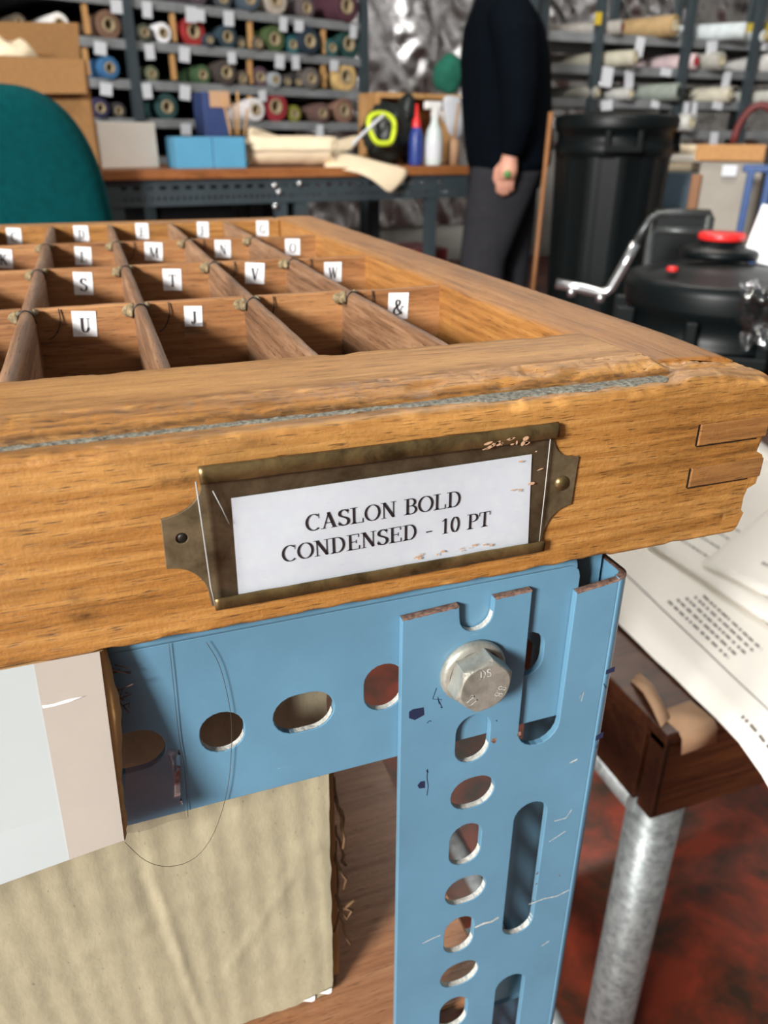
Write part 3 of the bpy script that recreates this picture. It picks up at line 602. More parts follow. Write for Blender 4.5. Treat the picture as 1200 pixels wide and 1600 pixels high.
# front beam (horizontal angle): flange with slots, bend, top flange
BL, BR = -650.0, 92.5
bo = [(BL, -89), (BR, -89), (BR, -44), (BR-.5, -42.2), (BR-1.8, -40.8), (BR-3.2, -40.6), (BL, -40.6)]
bh = []; x = 79.0; k = 0
while x > BL+20:
    bh.append(slot(x, -65.4 if x > 30 else -67.8, 10.2, 14.0 if x > 10 else 11.6) if k % 2 == 0 else slot(x-.4, -67.6, 15, 11.4)); x -= 19.9; k += 1
vs, fs = sheet(bo, bh, 2.0, .22); mb = MB(); mb.add([W(v.x, 6.2-v.z, v.y) for v in vs], fs)
cs = [(5.2+3.8*(1-cos(pi/2*i/8)), -40.6+3.6*sin(pi/2*i/8)) for i in range(9)]+[(46, -37), (46, -39)]+[(9.0-1.8*sin(pi/2*i/8), -40.6+1.6*cos(pi/2*i/8)) for i in range(9)]
rws = [[W(xx, y, zz) for y, zz in cs] for xx in (BL, -300, 0, BR-6, BR-3.4)]+[[W(BR-2.2, y, zz-.25) for y, zz in cs], [W(BR-1.2, y, zz-.9) for y, zz in cs]]
mb.grid(rws, True, True); mb.add(rws[-1], [tuple(range(len(cs)))]); beam = mb.build('front_beam', 'blue_paint', stand, fix=False)
m_ = MB(); rnd = random.Random(5); rw = []                        # dusty scrape where the case slides on the beam
for i in range(220):
    xx = -18+i*.5; d = .5+.9*max(0, noise.noise(Vector((xx*.35, 4, 4))))
    rw.append([W(xx, 5.15+3.8*(1-cos(a)), -40.6+3.6*sin(a)+.05) for a in (pi/2-.5-.35*d, pi/2-.42, pi/2-.2, pi/2)])
m_.grid(rw); tag(m_.build('dust_line', 'bare_edge', beam, fix=False), 'pale dusty scrape along the top bend')
for zc, w, h, cx in [(-67.6, 15, 11.4, 18.7), (-67.8, 10.2, 11.6, -.6), (-65.4, 10.2, 14, 39.2)]: slot_wall(cx, zc, w, h, 5.5, 7.0, beam, lambda p: p[1] < zc-h*.1)
# side beam (angle) whose sawn end shows in the corner, rear beam, other posts
def angle_y(name, xo, y0, y1, zt, zb, wt, sgn):
    q = [(xo, zb), (xo, zt-4)]+[(xo+sgn*(-4+4*cos(pi/2*i/8)), zt-4+4*sin(pi/2*i/8)) for i in range(1, 9)]+[(xo-sgn*wt, zt), (xo-sgn*wt, zt-2)]+[(xo+sgn*(-4+2*cos(pi/2*i/8)), zt-4+2*sin(pi/2*i/8)) for i in range(8, -1, -1)]+[(xo-sgn*2, zb)]
    rr = [[W(a, y, b) for a, b in q] for y in (y0, y1)]; m_ = MB(); m_.grid(rr, False, True); m_.add(rr[0], [tuple(range(len(q)))]); m_.add(rr[1], [tuple(range(len(q)))]); return m_.build(name, 'blue_paint', stand), q
sb, q = angle_y('side_beam', 103.6, 12, 400, -38.2, -89, 38, 1)
m_ = MB(); rw = [[W(a, 11.9, b), W(a, 12.6, b)] for a, b in q[1:12]]; qi = list(reversed(q))[1:12]
m_.grid([[W(a[0], 11.93, a[1]), W(b[0], 11.93, b[1])] for a, b in zip(q[1:11], list(reversed(q))[1:11])]); m_.build('sawn_edge', 'rust', sb, fix=False)
angle_y('side_beam', -652, 12, 400, -38.2, -89, 38, -1)
def simple_post(xo, yo, sx, sy):
    q = [(xo, yo), (xo+sx*60, yo), (xo+sx*60, yo+sy*2), (xo+sx*2, yo+sy*2), (xo+sx*2, yo+sy*40), (xo, yo+sy*40)]
    MB().prism([W(a, b, FL) for a, b in q], (0, 0, .848)).build('post', 'blue_paint', stand)
simple_post(-656, 3.2, 1, 1); simple_post(-656, 410, 1, -1); simple_post(107.2, 410, -1, -1)
MB().prism([W(-650, 408, -89), W(100, 408, -89), W(100, 406, -89), W(-650, 406, -89)], (0, 0, .05)).build('rear_beam', 'blue_paint', stand)
for yy in (30, 380):                                               # cross bars carrying the shelf
    MB().box(W(-270, yy, -232.5), (.75, .03, .003)).build('shelf_bar', 'blue_paint', stand)
# bolt
bx, bz_ = 61.9, -64.0
m_ = MB(); m_.lathe(W(bx, 3.0, bz_), (0, -1, 0), [(.0087, 0), (.0089, .0003), (.0089, .0014), (.0085, .002), (.0079, .0024), (.0072, .0026)], 40)
bolt = tag(m_.build('bolt', 'zinc', stand), 'zinc plated flanged hex bolt')
m_ = MB(); rot0 = radians(17); rws = []
for r, h, ch in ((8.0, 2.3, 0), (8.0, 7.0, 0), (7.9, 7.6, 1), (6.6, 8.1, 2), (.01, 8.05, 2)):
    row = []
    for j in range(48):
        a = 2*pi*j/48; hexr = r*cos(pi/6)/cos(((a) % (pi/3))-pi/6); rad = hexr if ch == 0 else (min(hexr, 7.25) if ch == 1 else r)
        row.append(W(bx+rad*cos(a+rot0), 3.0-h, bz_+rad*sin(a+rot0)))
    rws.append(row)
m_.grid(rws, False, True); m_.build('hex_head', 'zinc', bolt, bevel=.0002)
m_ = MB()
def raised(txt, ang, h=2.4):
    a = radians(ang); cx, cz = bx+4.6*cos(a), bz_+4.6*sin(a); up = Vector((cos(a), 0, sin(a))); rt = Vector((sin(a), 0, -cos(a))); wd = sum(glyph(c)[1] for c in txt)*h/1000
    lettering(m_, txt, W(cx, -5.2, cz)-rt*wd/2-up*h/2000, rt, up, h/1000)
raised('8.8', -25); raised('LL', 215); raised('DS', 95); tag(m_.build('head_marking', 'bare_edge', bolt, fix=False), 'raised 8.8 grade marking')

# ------------------------------------------------------------------ shelf, card and board in the stand
tag(MB().cbox(W(-281, 205, -223), (.730, .39, .0155), .001).build('shelf_board', 'shelf_wood'), 'brown wooden shelf board low in the blue stand behind its post', 'shelf')
cb = thing('cardboard_box', W(-60, 60, -215), 'torn corrugated cardboard box standing on the wooden shelf below the beam', 'box')
m_ = MB(); rws = []
def cb_pt(u, v):
    x = -150+(176.2)*u; zt_ = -48.0+.6*noise.noise(Vector((x*.08, 1, 0))); zbm = -185+.5+(.9*noise.noise(Vector((x*.3, 2, 0))) if x > -30 else 0)
    z = zbm+(zt_-zbm)*v; xr = x
    if u > .97: xr = x+(u-.97)/.03*(.5*noise.noise(Vector((z*.15, 5, 0)))-1.6*(1-v))
    rip = (.13+.09*noise.noise(Vector((x*.04, z*.02, 5))))*sin(2*pi*(x+.03*z+1.2*noise.noise(Vector((x*.06, z*.01, 9))))/7.2)+.5*noise.noise(Vector((x*.05, z*.03, 2)))
    def crease(x0, z0, x1, z1, s, a):
        d = Vector((x1-x0, z1-z0)); nn = Vector((-d.y, d.x)).normalized(); dist = (Vector((x-x0, z-z0))).dot(nn)+.6*noise.noise(Vector((x*.2, z*.2, 8))); t = Vector((x-x0, z-z0)).dot(d)/d.length_squared
        return a*math.exp(-(dist/s)**2) if -.05 < t < 1.05 else 0
    rip += crease(-40, -133, 25, -118, 1.0, -.55)+crease(-6, -158, 14, -128, .8, -.5)+crease(-24, -112, -17, -180, 1.6, .4)+crease(-21.5, -112, -14.5, -180, 1.2, -.35)+crease(-30, -107, 0, -97, .9, .5)
    return W(-12.5+(xr+12.5)*1.122, 28+rip, 56.2+(z-56.2)*1.122)
for i in range(211): rws.append([cb_pt(i/210, j/50) for j in range(51)])
m_.grid(rws); m_.grid([[p+Vector((0, .003, 0)) for p in r] for r in rws[::6]]); tag(m_.build('front_panel', 'cardboard', cb, fix=False), 'creased corrugated front panel')
m_ = MB(); m_.cbox(W(31.6, 72, -160), (.003, .078, .106), .0004); m_.build('side_panel', 'brown_card', cb)
MB().cbox(W(-62, 110, -152), (.184, .003, .122), .0004).build('back_panel', 'cardboard', cb)
MB().cbox(W(-62, 70, -213.2), (.18, .078, .0025), .0004).build('bottom_panel', 'cardboard', cb)
m_ = MB(); rr = random.Random(11)
for k in range(7):
    z = -122-k*9.5+rr.random()*4; x = 33.4; pts = [W(x, 34, z)]
    for s in range(6): pts.append(pts[-1]+Vector((rr.uniform(-.0012, .0016), rr.uniform(-.001, .001), -.0035)))
    m_.tube(pts, .0005, 5)
m_.tube([W(34, 33, -178), W(38, 32.5, -181), W(36, 32.5, -184), W(34, 33, -180), W(39, 33, -177)], .0006, 5)
tag(m_.build('torn_fringe', 'fibre', cb), 'frayed brown fibres at the torn edge', kind='stuff')
for px, py in ((510, 1550), (484, 1562)):
    m_ = MB(); c = on_plane(px, py, W(0, 27.2, 0), Vector((0, 1, 0))); m_.add([c+Vector((a*.001, 0, b*.001)) for a, b in ((-2.4, .5), (2, 1.2), (1.7, -1.4), (.6, -1.6))], [(0, 1, 2, 3)])
    m_.build('torn_flake', 'label_white', cb, fix=False)
# white faced board tucked under the case in front of the beam
wb = thing('faced_board', W(-60, 2, -95), 'white faced chipboard with a beige edge strip hanging under the case at left', 'board')
def wbp(u, v, y):                                                   # u: 0 left .. 1 right edge, v: 0 top .. 1 bottom
    xr = -23.2-2.4*v; x = -140+(xr+140)*u; zb_ = -89.8-(max(0, (-26-x))*.085)-(.00042*max(0, -26-x)**2); z = -37.2+(zb_+37.2)*v
    yf = y-.4-10.5*v; k_ = (yf+137.3)/139.3                                 # leans forward away from the beam towards its foot
    return W(-12.5+(x+12.5)*k_, yf-1.2*max(0, v-.75)*4*max(0, min(1, (-24-x)/40)), 56.2+(z-56.2)*k_)
def slab(u0, u1, y0, y1, nu=24, nv=20, mat='board_white', nm='white_face'):
    f = [[wbp(u0+(u1-u0)*i/nu, j/nv, y0) for j in range(nv+1)] for i in range(nu+1)]; b = [[wbp(u0+(u1-u0)*i/nu, j/nv, y1) for j in range(nv+1)] for i in range(nu+1)]
    m_ = MB(); m_.grid(f, False); m_.grid(b, False); m_.grid([f[-1], b[-1]], False); m_.grid([f[0], b[0]], False); m_.grid([[r[0] for r in f], [r[0] for r in b]], False); m_.grid([[r[-1] for r in f], [r[-1] for r in b]], False); return m_.build(nm, mat, wb)
US = .8945
slab(0, US, 1.0, 1.5); slab(US, 1, .9, 1.45, 8, 20, 'strip_beige', 'edge_strip')
f, b = [], []
for j in range(41):
    v = j/40; p = wbp(1, v, 1.5); ext = (1.0+1.7*max(0, 1-abs(v-.32)/.4)+.4*noise.noise(Vector((v*14, 1, 1))))*(1 if v < .96 else .6)/1000
    f.append([p+Vector((-.02, 0, 0)), p+Vector((ext*.35, .0001, 0)), p+Vector((ext, .0018, 0)), p+Vector((ext*.7, .0031, 0)), p+Vector((-.02, .0031, 0))])
m_ = MB(); m_.grid(f, True, True); m_.add(f[0], [(0, 1, 2, 3, 4)]); m_.add(f[-1], [(0, 1, 2, 3, 4)]); tag(m_.build('chipboard_core', 'chipboard_edge', wb), 'torn brown chipboard core')
m_ = MB(); sq = [on_plane(px, py, W(0, .85, 0), Vector((0, 1, 0))) for px, py in ((66, 1089), (85, 1086), (108, 1079), (130, 1075), (110, 1083), (85, 1090), (68, 1093))]; m_.add(sq, [tuple(range(7))]); sq = [p+Vector((0, -.0028, 0)) for p in sq]; m_.v = []; m_.f = []; m_.sm = []; m_.add(sq, [tuple(range(7))]); m_.build('torn_crease', 'label_white', wb, fix=False)
m_ = MB(); rr = random.Random(2)
for k in range(16):
    p = W(-22.5+rr.random()*2.5, 2.4+rr.random()*1.2, -42-rr.random()*12); m_.tube([p, p+Vector((rr.uniform(-1, 2), rr.uniform(-.5, .5), rr.uniform(-2, 1)))*.001, p+Vector((rr.uniform(-1, 3), rr.uniform(-1, .5), rr.uniform(-3, 1)))*.001], .00013, 5)
tag(m_.build('torn_fibre', 'rust', wb), 'grey torn paper fibres', kind='stuff')
# scrap of clear tape on the beam, loose hairs
m_ = MB(); tp = []
for i in range(9):
    u = i/8; tp.append([on_plane(196+u*98-(6*j if u > .9 else 0), 1302-u*22-j*18+(3*sin(j*2+u*6)), W(0, 4.6-.5*sin(j*1.3+u*4), 0), Vector((0, 1, 0))) for j in range(7)])
m_.grid(tp); tag(m_.build('clear_tape', 'clear_film', None, fix=False), 'crumpled clear tape scrap stuck across the blue beam beside the board', 'tape')
def hair(pp, y, label):
    pts = [on_plane(px, py, W(0, y, 0), Vector((0, 1, 0))) for px, py in pp]; sm = []
    for a in range(len(pts)-1):
        p0, p1, p2, p3 = pts[max(0, a-1)], pts[a], pts[a+1], pts[min(len(pts)-1, a+2)]
        for t in (0, .25, .5, .75): sm.append(.5*((2*p1)+(p2-p0)*t+(2*p0-5*p1+4*p2-p3)*t*t+(3*p1-p0-3*p2+p3)*t**3))
    sm.append(pts[-1]); tag(MB().tube(sm, .00007, 5).build('hair', 'hair_brown'), label, 'hair')
hair([(264, 1006), (270, 1060), (275, 1110), (281, 1160), (288, 1200), (294, 1276)], 4.7, 'thin straight dark hair hanging down the blue beam')
hair([(322, 1003), (343, 1040), (358, 1100), (362, 1150), (356, 1230), (335, 1300), (305, 1340), (265, 1354), (228, 1345), (195, 1316)], 4.4, 'long curved dark hair looping over beam and cardboard')

# ------------------------------------------------------------------ dark table with papers at the right
ZT = -300.0; tx, ty = 300.0, 170.0
tb = thing('dark_table', W(tx+250, ty+250, -894), 'dark brown wooden table with deep apron and galvanised pipe legs', 'table')
MB().cbox(W(tx+290, ty+280, ZT-7), (.58, .56, .014), .001).build('table_top', 'dark_wood', tb)
MB().cbox(W(tx+290, ty+8, ZT-42), (.58, .016, .07), .001).build('front_apron', 'dark_wood', tb)
MB().cbox(W(tx+8, ty+290, ZT-42), (.0155, .54, .07), .001).build('side_apron', 'dark_wood', tb)
MB().cbox(W(tx+290, ty+552, ZT-42), (.58, .016, .07), .001).build('rear_apron', 'dark_wood', tb)
MB().box(W(tx+2.6, ty-.2, ZT-40), (.0012, .0009, .068)).build('corner_gap', 'nail', tb)
for lx, ly in ((333, 200), (840, 200), (333, 690), (840, 690)):
    MB().lathe(W(lx, ly, -893), (0, 0, 1), [(.00001, 0), (.0205, 0), (.0205, .512), (.00001, .512)], 24).build('leg', 'galvanised', tb)
MB().tube([W(316, 200, -392), W(316, 420, -392), W(316, 690, -392)], .0125, 14).build('frame_tube', 'galvanised', tb)
MB().tube([W(333, 690, -800), W(333, 200, -800)], .012, 12).build('stretcher', 'galvanised', tb)
def bent_strip(nm, pts, w, label):
    rr_ = [[p-w, p+w] for p in pts]; m_ = MB(); m_.grid(rr_); o = m_.build(nm, 'tape_beige', None, fix=False); s = o.modifiers.new('th', 'SOLIDIFY'); s.thickness = .0003; return tag(o, label, 'tape')
bent_strip('paper_tape', [W(322, 192, ZT+1.0), W(323, 180, ZT+1.4), W(324, 171, ZT+1), W(325, 167.6, ZT-3), W(327, 167.2, ZT-17)], Vector((.0145, .0, .001)), 'beige paper tape folded over the dark table front edge')
bent_strip('tape_scrap', [W(317, 229, ZT+1), W(313, 210, ZT+6), W(309, 194, ZT+5), W(306, 180, ZT+1)], Vector((.006, .003, .0)), 'curled beige tape scrap standing on the dark table corner')
# sheets
def sheet_of_paper(px_pts, z, label, text=None, n=14, droop=0, txt_lines=()):
    c = [on_z(px, py, Z0+z/1000) for px, py in px_pts]
    rws = []
    for i in range(n+1):
        u = i/n; row = []
        for j in range(n+1):
            v = j/n; p = c[0]*(1-u)*(1-v)+c[1]*u*(1-v)+c[2]*u*v+c[3]*(1-u)*v
            p.z += .004*noise.noise(p*6+Vector((z, 0, 0)))+.0012*noise.noise(p*30)
            ov = max(0, (W(0, ty, 0).y-p.y)); p.z -= droop*ov*ov*4
            row.append(p)
        rws.append(row)
    m_ = MB(); m_.grid(rws); o = m_.build('paper_sheet', 'sheet_white', None, fix=False); s = o.modifiers.new('th', 'SOLIDIFY'); s.thickness = .0002
    tag(o, label, 'paper', 'loose papers on the dark table')
    if txt_lines:
        m2 = MB(); rr = random.Random(int(z*10))
        def ev(u, v):
            a, b_ = min(n-1, int(u*n)), min(n-1, int(v*n)); fu, fv = u*n-a, v*n-b_
            return rws[a][b_]*(1-fu)*(1-fv)+rws[a+1][b_]*fu*(1-fv)+rws[a+1][b_+1]*fu*fv+rws[a][b_+1]*(1-fu)*fv+Vector((0, 0, .0007))
        for (u0, u1, v, h, solid) in txt_lines:
            u = u0
            while u < u1:
                du = (u1-u0)/40 if solid else rr.uniform(.006, .022); du = min(du, u1-u)
                m2.add([ev(u, v), ev(u+du, v), ev(u+du, v+h), ev(u, v+h)], [(0, 1, 2, 3)]); u += du if solid else du+rr.uniform(.003, .009)
        m2.build('printed_text', 'ink_grey', o, fix=False)['kind'] = 'stuff'
    return o
sheet_of_paper([(880, 895), (1335, 1325), (1680, 1060), (1150, 660)], ZT+3, 'large white printed sheet hanging over the front edge of the dark table', droop=1.2,
    txt_lines=[(.06, .95, .12, .0035, True)]+[(.33+.015*k, .56+.01*k, .15+.024*k, .008, False) for k in range(5)]+[(.68, .84, .05, .010, False)]+[(.3, .62, .33+.06*k, .009, False) for k in range(5)])
sheet_of_paper([(1010, 850), (1330, 1060), (1560, 900), (1230, 700)], ZT+7, 'white sheet in a clear sleeve lying on the larger printed sheet', txt_lines=[(.1, .8, .1+.07*k, .008, False) for k in range(4)])
sheet_of_paper([(1095, 880), (1320, 985), (1480, 850), (1250, 760)], ZT+13, 'small white sheet on top of the paper pile below the case corner', txt_lines=[(.30, .55, .18, .022, False)])
# ------------------------------------------------------------------ walls
def foil_mat():
    mt, t, N, L, P = nt('foil'); P.inputs['Metallic'].default_value = 1; P.inputs['Roughness'].default_value = .22; v = coords(N, L, (1, 1, 1))
    n = noise_n(N, L, v, 5, 5, .6); L.new(ramp(N, L, n, [(.3, lin((190, 190, 192))), (.7, lin((232, 232, 234)))]), P.inputs['Base Color']); bump(N, L, noise_n(N, L, v, 30, 6, .65), .5, .01, P)
foil_mat()
WY = 6.3
struct(MB().box((1.2, WY+.05, 2.0), (12.4, .1, 4.0)).build('wall_back', 'wall_paint'), 'grey back wall of the workshop behind the racks')
struct(MB().box((7.45, 1.0, 2.0), (.1, 10.6, 4.0)).build('wall_right', 'wall_paint'), 'grey right wall of the workshop')
struct(MB().box((1.2, -4.25, 2.0), (12.4, .1, 4.0)).build('wall_front', 'wall_paint'), 'grey front wall of the workshop')
WY0, WY1, WZ0, WZ1 = -4.15, -2.65, 2.55, 3.8                         # window opening in the left wall
mb = MB(); mb.box((-5.05, (WY1+6.3)/2, 2.0), (.1, 6.3-WY1, 4.0)); mb.box((-5.05, (-4.3+WY0)/2, 2.0), (.1, WY0+4.3, 4.0)); mb.box((-5.05, (WY0+WY1)/2, WZ0/2), (.1, WY1-WY0, WZ0)); mb.box((-5.05, (WY0+WY1)/2, (WZ1+4.0)/2), (.1, WY1-WY0, 4.0-WZ1))
struct(mb.build('wall_left', 'wall_paint'), 'grey left wall of the workshop with one window')
mb = MB()
for y in (WY0, (WY0+WY1)/2, WY1): mb.box((-5.05, y, (WZ0+WZ1)/2), (.08, .05, WZ1-WZ0))
for z in (WZ0, WZ1): mb.box((-5.05, (WY0+WY1)/2, z), (.08, WY1-WY0, .05))
struct(mb.build('window_1', 'tag_white'), 'white framed workshop window')
plain('ceiling_paint', (120, 118, 112), .9)
struct(MB().box((1.2, 4.0, 2.95), (12.4, 4.7, .06)).build('ceiling', 'ceiling_paint'), 'low grey ceiling added over the rack area to dim it')  # unseen partial ceiling, added to dim the background

def lamp(x, y, label):  # unseen battens, added to brighten the background and give the foil highlights
    root = thing('added_batten_lamp', Vector((x, y, 2.92)), label, 'lamp', 'added fluorescent lamps on the ceiling')
    MB().cbox((x, y, 2.89), (1.5, .09, .05), .005).build('housing', 'tag_white', root)
    em, t, N, L, P = nt('tube_light_%d' % len(bpy.data.objects)); P.inputs['Emission Color'].default_value = (1, .97, .92, 1); P.inputs['Emission Strength'].default_value = 36
    MB().tube([(x-.72, y, 2.845), (x+.72, y, 2.845)], .014, 10).build('tube', em, root)

def lit_lamp(x, y, label, w):
    lamp(x, y, label); area('added_batten_light', (x, y, 2.83), (x, y-.001, 0), 1.4, .08, w, (1, .93, .82))
lit_lamp(1.2, 1.8, 'nearest added batten lamp lighting the dark table', 34)  # out-of-view lamp, added for warm top light on the papers
lamp(0.2, 2.6, 'left added batten lamp above the bench'); lamp(2.6, 3.2, 'middle added batten lamp above the person'); lamp(4.6, 3.4, 'right added batten lamp before the long roll rack')

# ------------------------------------------------------------------ far materials
plain('far_steel', (60, 70, 75), .45, .2, scale=8); plain('shelf_edge', (132, 136, 138), .5, .3, scale=9, var=.25); plain('black_plastic', (9, 15, 16), .42, scale=6, spec=.22); plain('dark_fill', (28, 28, 30), .9)
plain('teal_fabric', (3, 66, 69), .9, scale=90, var=.15, spec=.08); plain('navy_knit', (7, 12, 18), .95, scale=60, spec=.04); plain('grey_cloth', (44, 44, 48), .9, scale=30, spec=.08); plain('skin', (206, 150, 128), .6, scale=30, var=.06); plain('shoe', (24, 22, 20), .5)
plain('hair_grey', (110, 100, 90), .8, scale=60); plain('green_thing', (74, 120, 56), .5); plain('light_blue', (80, 146, 180), .6, scale=10, var=.05); plain('navy_box', (40, 58, 104), .6); plain('red_plastic', (214, 40, 40), .35, var=.05)
plain('hi_vis', (196, 214, 40), .6, var=.06); plain('dark_green', (14, 92, 74), .85, scale=20); plain('black_bag', (26, 32, 30), .45, scale=10, var=.3); plain('blue_frame', (22, 66, 122), .45); plain('orange_pole', (128, 84, 46), .55, scale=12); plain('grey_panel', (150, 144, 134), .7, scale=7); plain('blue_grey', (66, 88, 104), .5, scale=6)
plain('silver', (205, 208, 210), .25, .9, var=.04); plain('dull_tube', (84, 88, 88), .4, .6); plain('clear_bottle', (200, 210, 208), .3, var=.05); plain('trigger_white', (228, 228, 226), .45, var=.03); plain('blue_bottle', (38, 58, 128), .4); plain('dark_red', (92, 30, 30), .6); plain('yellow_plastic', (196, 170, 50), .5)
clear('bag_film', .12, (.86, .88, .9), .5)
NOUT = Vector((0, 1, 0))
def hdir(px, py=217):
    d = ray(px, py); d.z = 0; return d.normalized()
def face_box(name, mat, px0, py0, px1, py1, r, depth, label, cat, parent=None, group=None, yaw=0, ch=.004, base=None):
    """box whose camera side spans the given picture rectangle at horizontal distance r"""
    c = far((px0+px1)/2, (py0+py1)/2, r); n = rotz(yaw) @ hdir((px0+px1)/2); rt = Vector((n.y, -n.x, 0))
    a = on_plane(px0, (py0+py1)/2, c, n); b = on_plane(px1, (py0+py1)/2, c, n); t = on_plane((px0+px1)/2, py0, c, n); bo = on_plane((px0+px1)/2, py1, c, n)
    w = (b-a).dot(rt); z1, z0 = t.z, (bo.z if base is None else base); ctr = (a+b)/2; ctr.z = (z0+z1)/2; ctr = ctr+n*depth/2
    R = Matrix((rt, n, Vector((0, 0, 1)))).transposed()
    o = MB().cbox(ctr, (w, depth, z1-z0), ch, R).build(name, mat, parent)
    return tag(o, label, cat, group) if label else o

# ------------------------------------------------------------------ foil sheets on the back wall
def foil(x0, x1, z0, z1, label, seed):
    rws = []; nx, nz = 150, 80
    for i in range(nx+1):
        row = []
        for j in range(nz+1):
            x = x0+(x1-x0)*i/nx; z = z0+(z1-z0)*j/nz; q = Vector((x*1.6+z*1.1, z*.7-x*.4, seed))
            d = .09*abs(noise.noise(q*1.6))+.05*abs(noise.noise(Vector((x*7+z*4, z*1.6, seed))))+.02*noise.noise(Vector((x*19, z*11, seed)))
            row.append(Vector((x, WY-.03-d, z)))
        rws.append(row)
    o = MB().grid(rws).build('foil_sheet', 'foil', None, fix=False); return tag(o, label, 'foil', 'foil insulation on the back wall')
foil(-1.2, 3.1, .3, 2.9, 'crinkled silver foil insulation hanging between the two racks', 1.0); foil(3.12, 7.3, .9, 2.9, 'crinkled silver foil insulation behind the right rack of rolls', 4.0)

# ------------------------------------------------------------------ left rack of cloth rolls
uR = Vector((.94, .341, 0)).normalized(); nR = Vector((-uR.y, uR.x, 0)); PR0 = far(270, 100, 4.55)
def onr(px, py, off=0): return on_plane(px, py, PR0+nR*off, nR)
RM = Matrix((uR, nR, Vector((0, 0, 1)))).transposed()
rack = thing('roll_rack', Vector((PR0.x, PR0.y, 0))+nR*.3, 'dark steel pigeonhole rack full of coloured cloth rolls behind the bench', 'rack')
DEP = .75
def upright(px, off=0, w=.045, mat='far_steel', nm='upright', z1=2.0, z0=0.02):
    c = onr(px, 100, off); c.z = (z0+z1)/2; MB().box(c, (w, .04, z1-z0), RM).build(nm, mat, rack)
lx, rx = onr(-60, 100), onr(572, 100); LEN = (rx-lx).length; mid = (lx+rx)/2
for px in (-60, 207, 568): upright(px, -.015); upright(px, DEP)
shelf_px = [(270, 10), (270, 74), (270, 134), (270, 192), (270, 250)]
SHZ = [onr(*p).z for p in shelf_px]
for z in SHZ:
    c = mid+nR*DEP/2; c.z = z; MB().cbox(c, (LEN, DEP, .022), .002, RM).build('shelf', 'far_steel', rack)
    c = mid-nR*.006; c.z = z-.004; MB().cbox(c, (LEN, .012, .042), .002, RM).build('shelf_lip', 'shelf_edge', rack)
c = mid+nR*(DEP+.03); c.z = 1.05; MB().box(c, (LEN, .01, 1.9), RM).build('back_sheet', 'dark_fill', rack)
for px, k0, k1 in ((138, 0, 2), (272, 0, 2), (391, 0, 2), (505, 0, 2), (391, 2, 3)):
    for k in range(k0, k1):
        c = onr(px, 60+62*k, .012); za, zb2 = SHZ[k], SHZ[k+1]; c.z = (za+zb2)/2+.002; MB().box(c, (.022, .02, za-zb2-.05), RM).build('wooden_post', 'pale_wood', rack)
ORD = ['first', 'second', 'third', 'fourth', 'fifth', 'sixth', 'seventh', 'eighth', 'ninth', 'tenth', 'eleventh', 'twelfth', 'thirteenth', 'fourteenth']
SHN = ['top', 'second', 'third', 'fourth']
def cmat(c):
    nm = 'cloth_%02x%02x%02x' % c
    if nm not in MAT: plain(nm, c, .8, scale=25, var=.15)
    return nm
def roll_at(p, axis, ro, rc, length, col, label, group, cat='roll', core=(158, 142, 112)):
    ax = Vector(axis).normalized(); m_ = MB(); m_.lathe(p, ax, [(rc*1.25, .004), (ro*.8, 0), (ro*.97, .001), (ro, .004), (ro, length), (rc*1.25, length)], 20)
    o = tag(m_.build('cloth_roll', cmat(col), None), label, cat, group)
    m_ = MB(); m_.lathe(p, ax, [(rc*.95, .16), (rc*.95, -.004), (rc*1.27, -.004), (rc*1.27, .14)], 16); m_.build('core_tube', cmat(core), o)
    m_ = MB(); m_.lathe(p, ax, [(.0001, .12), (rc*.96, .12)], 12); m_.build('core_shade', 'dark_fill', o, fix=False); return o  # dark disc stands in for the shade inside the hollow core
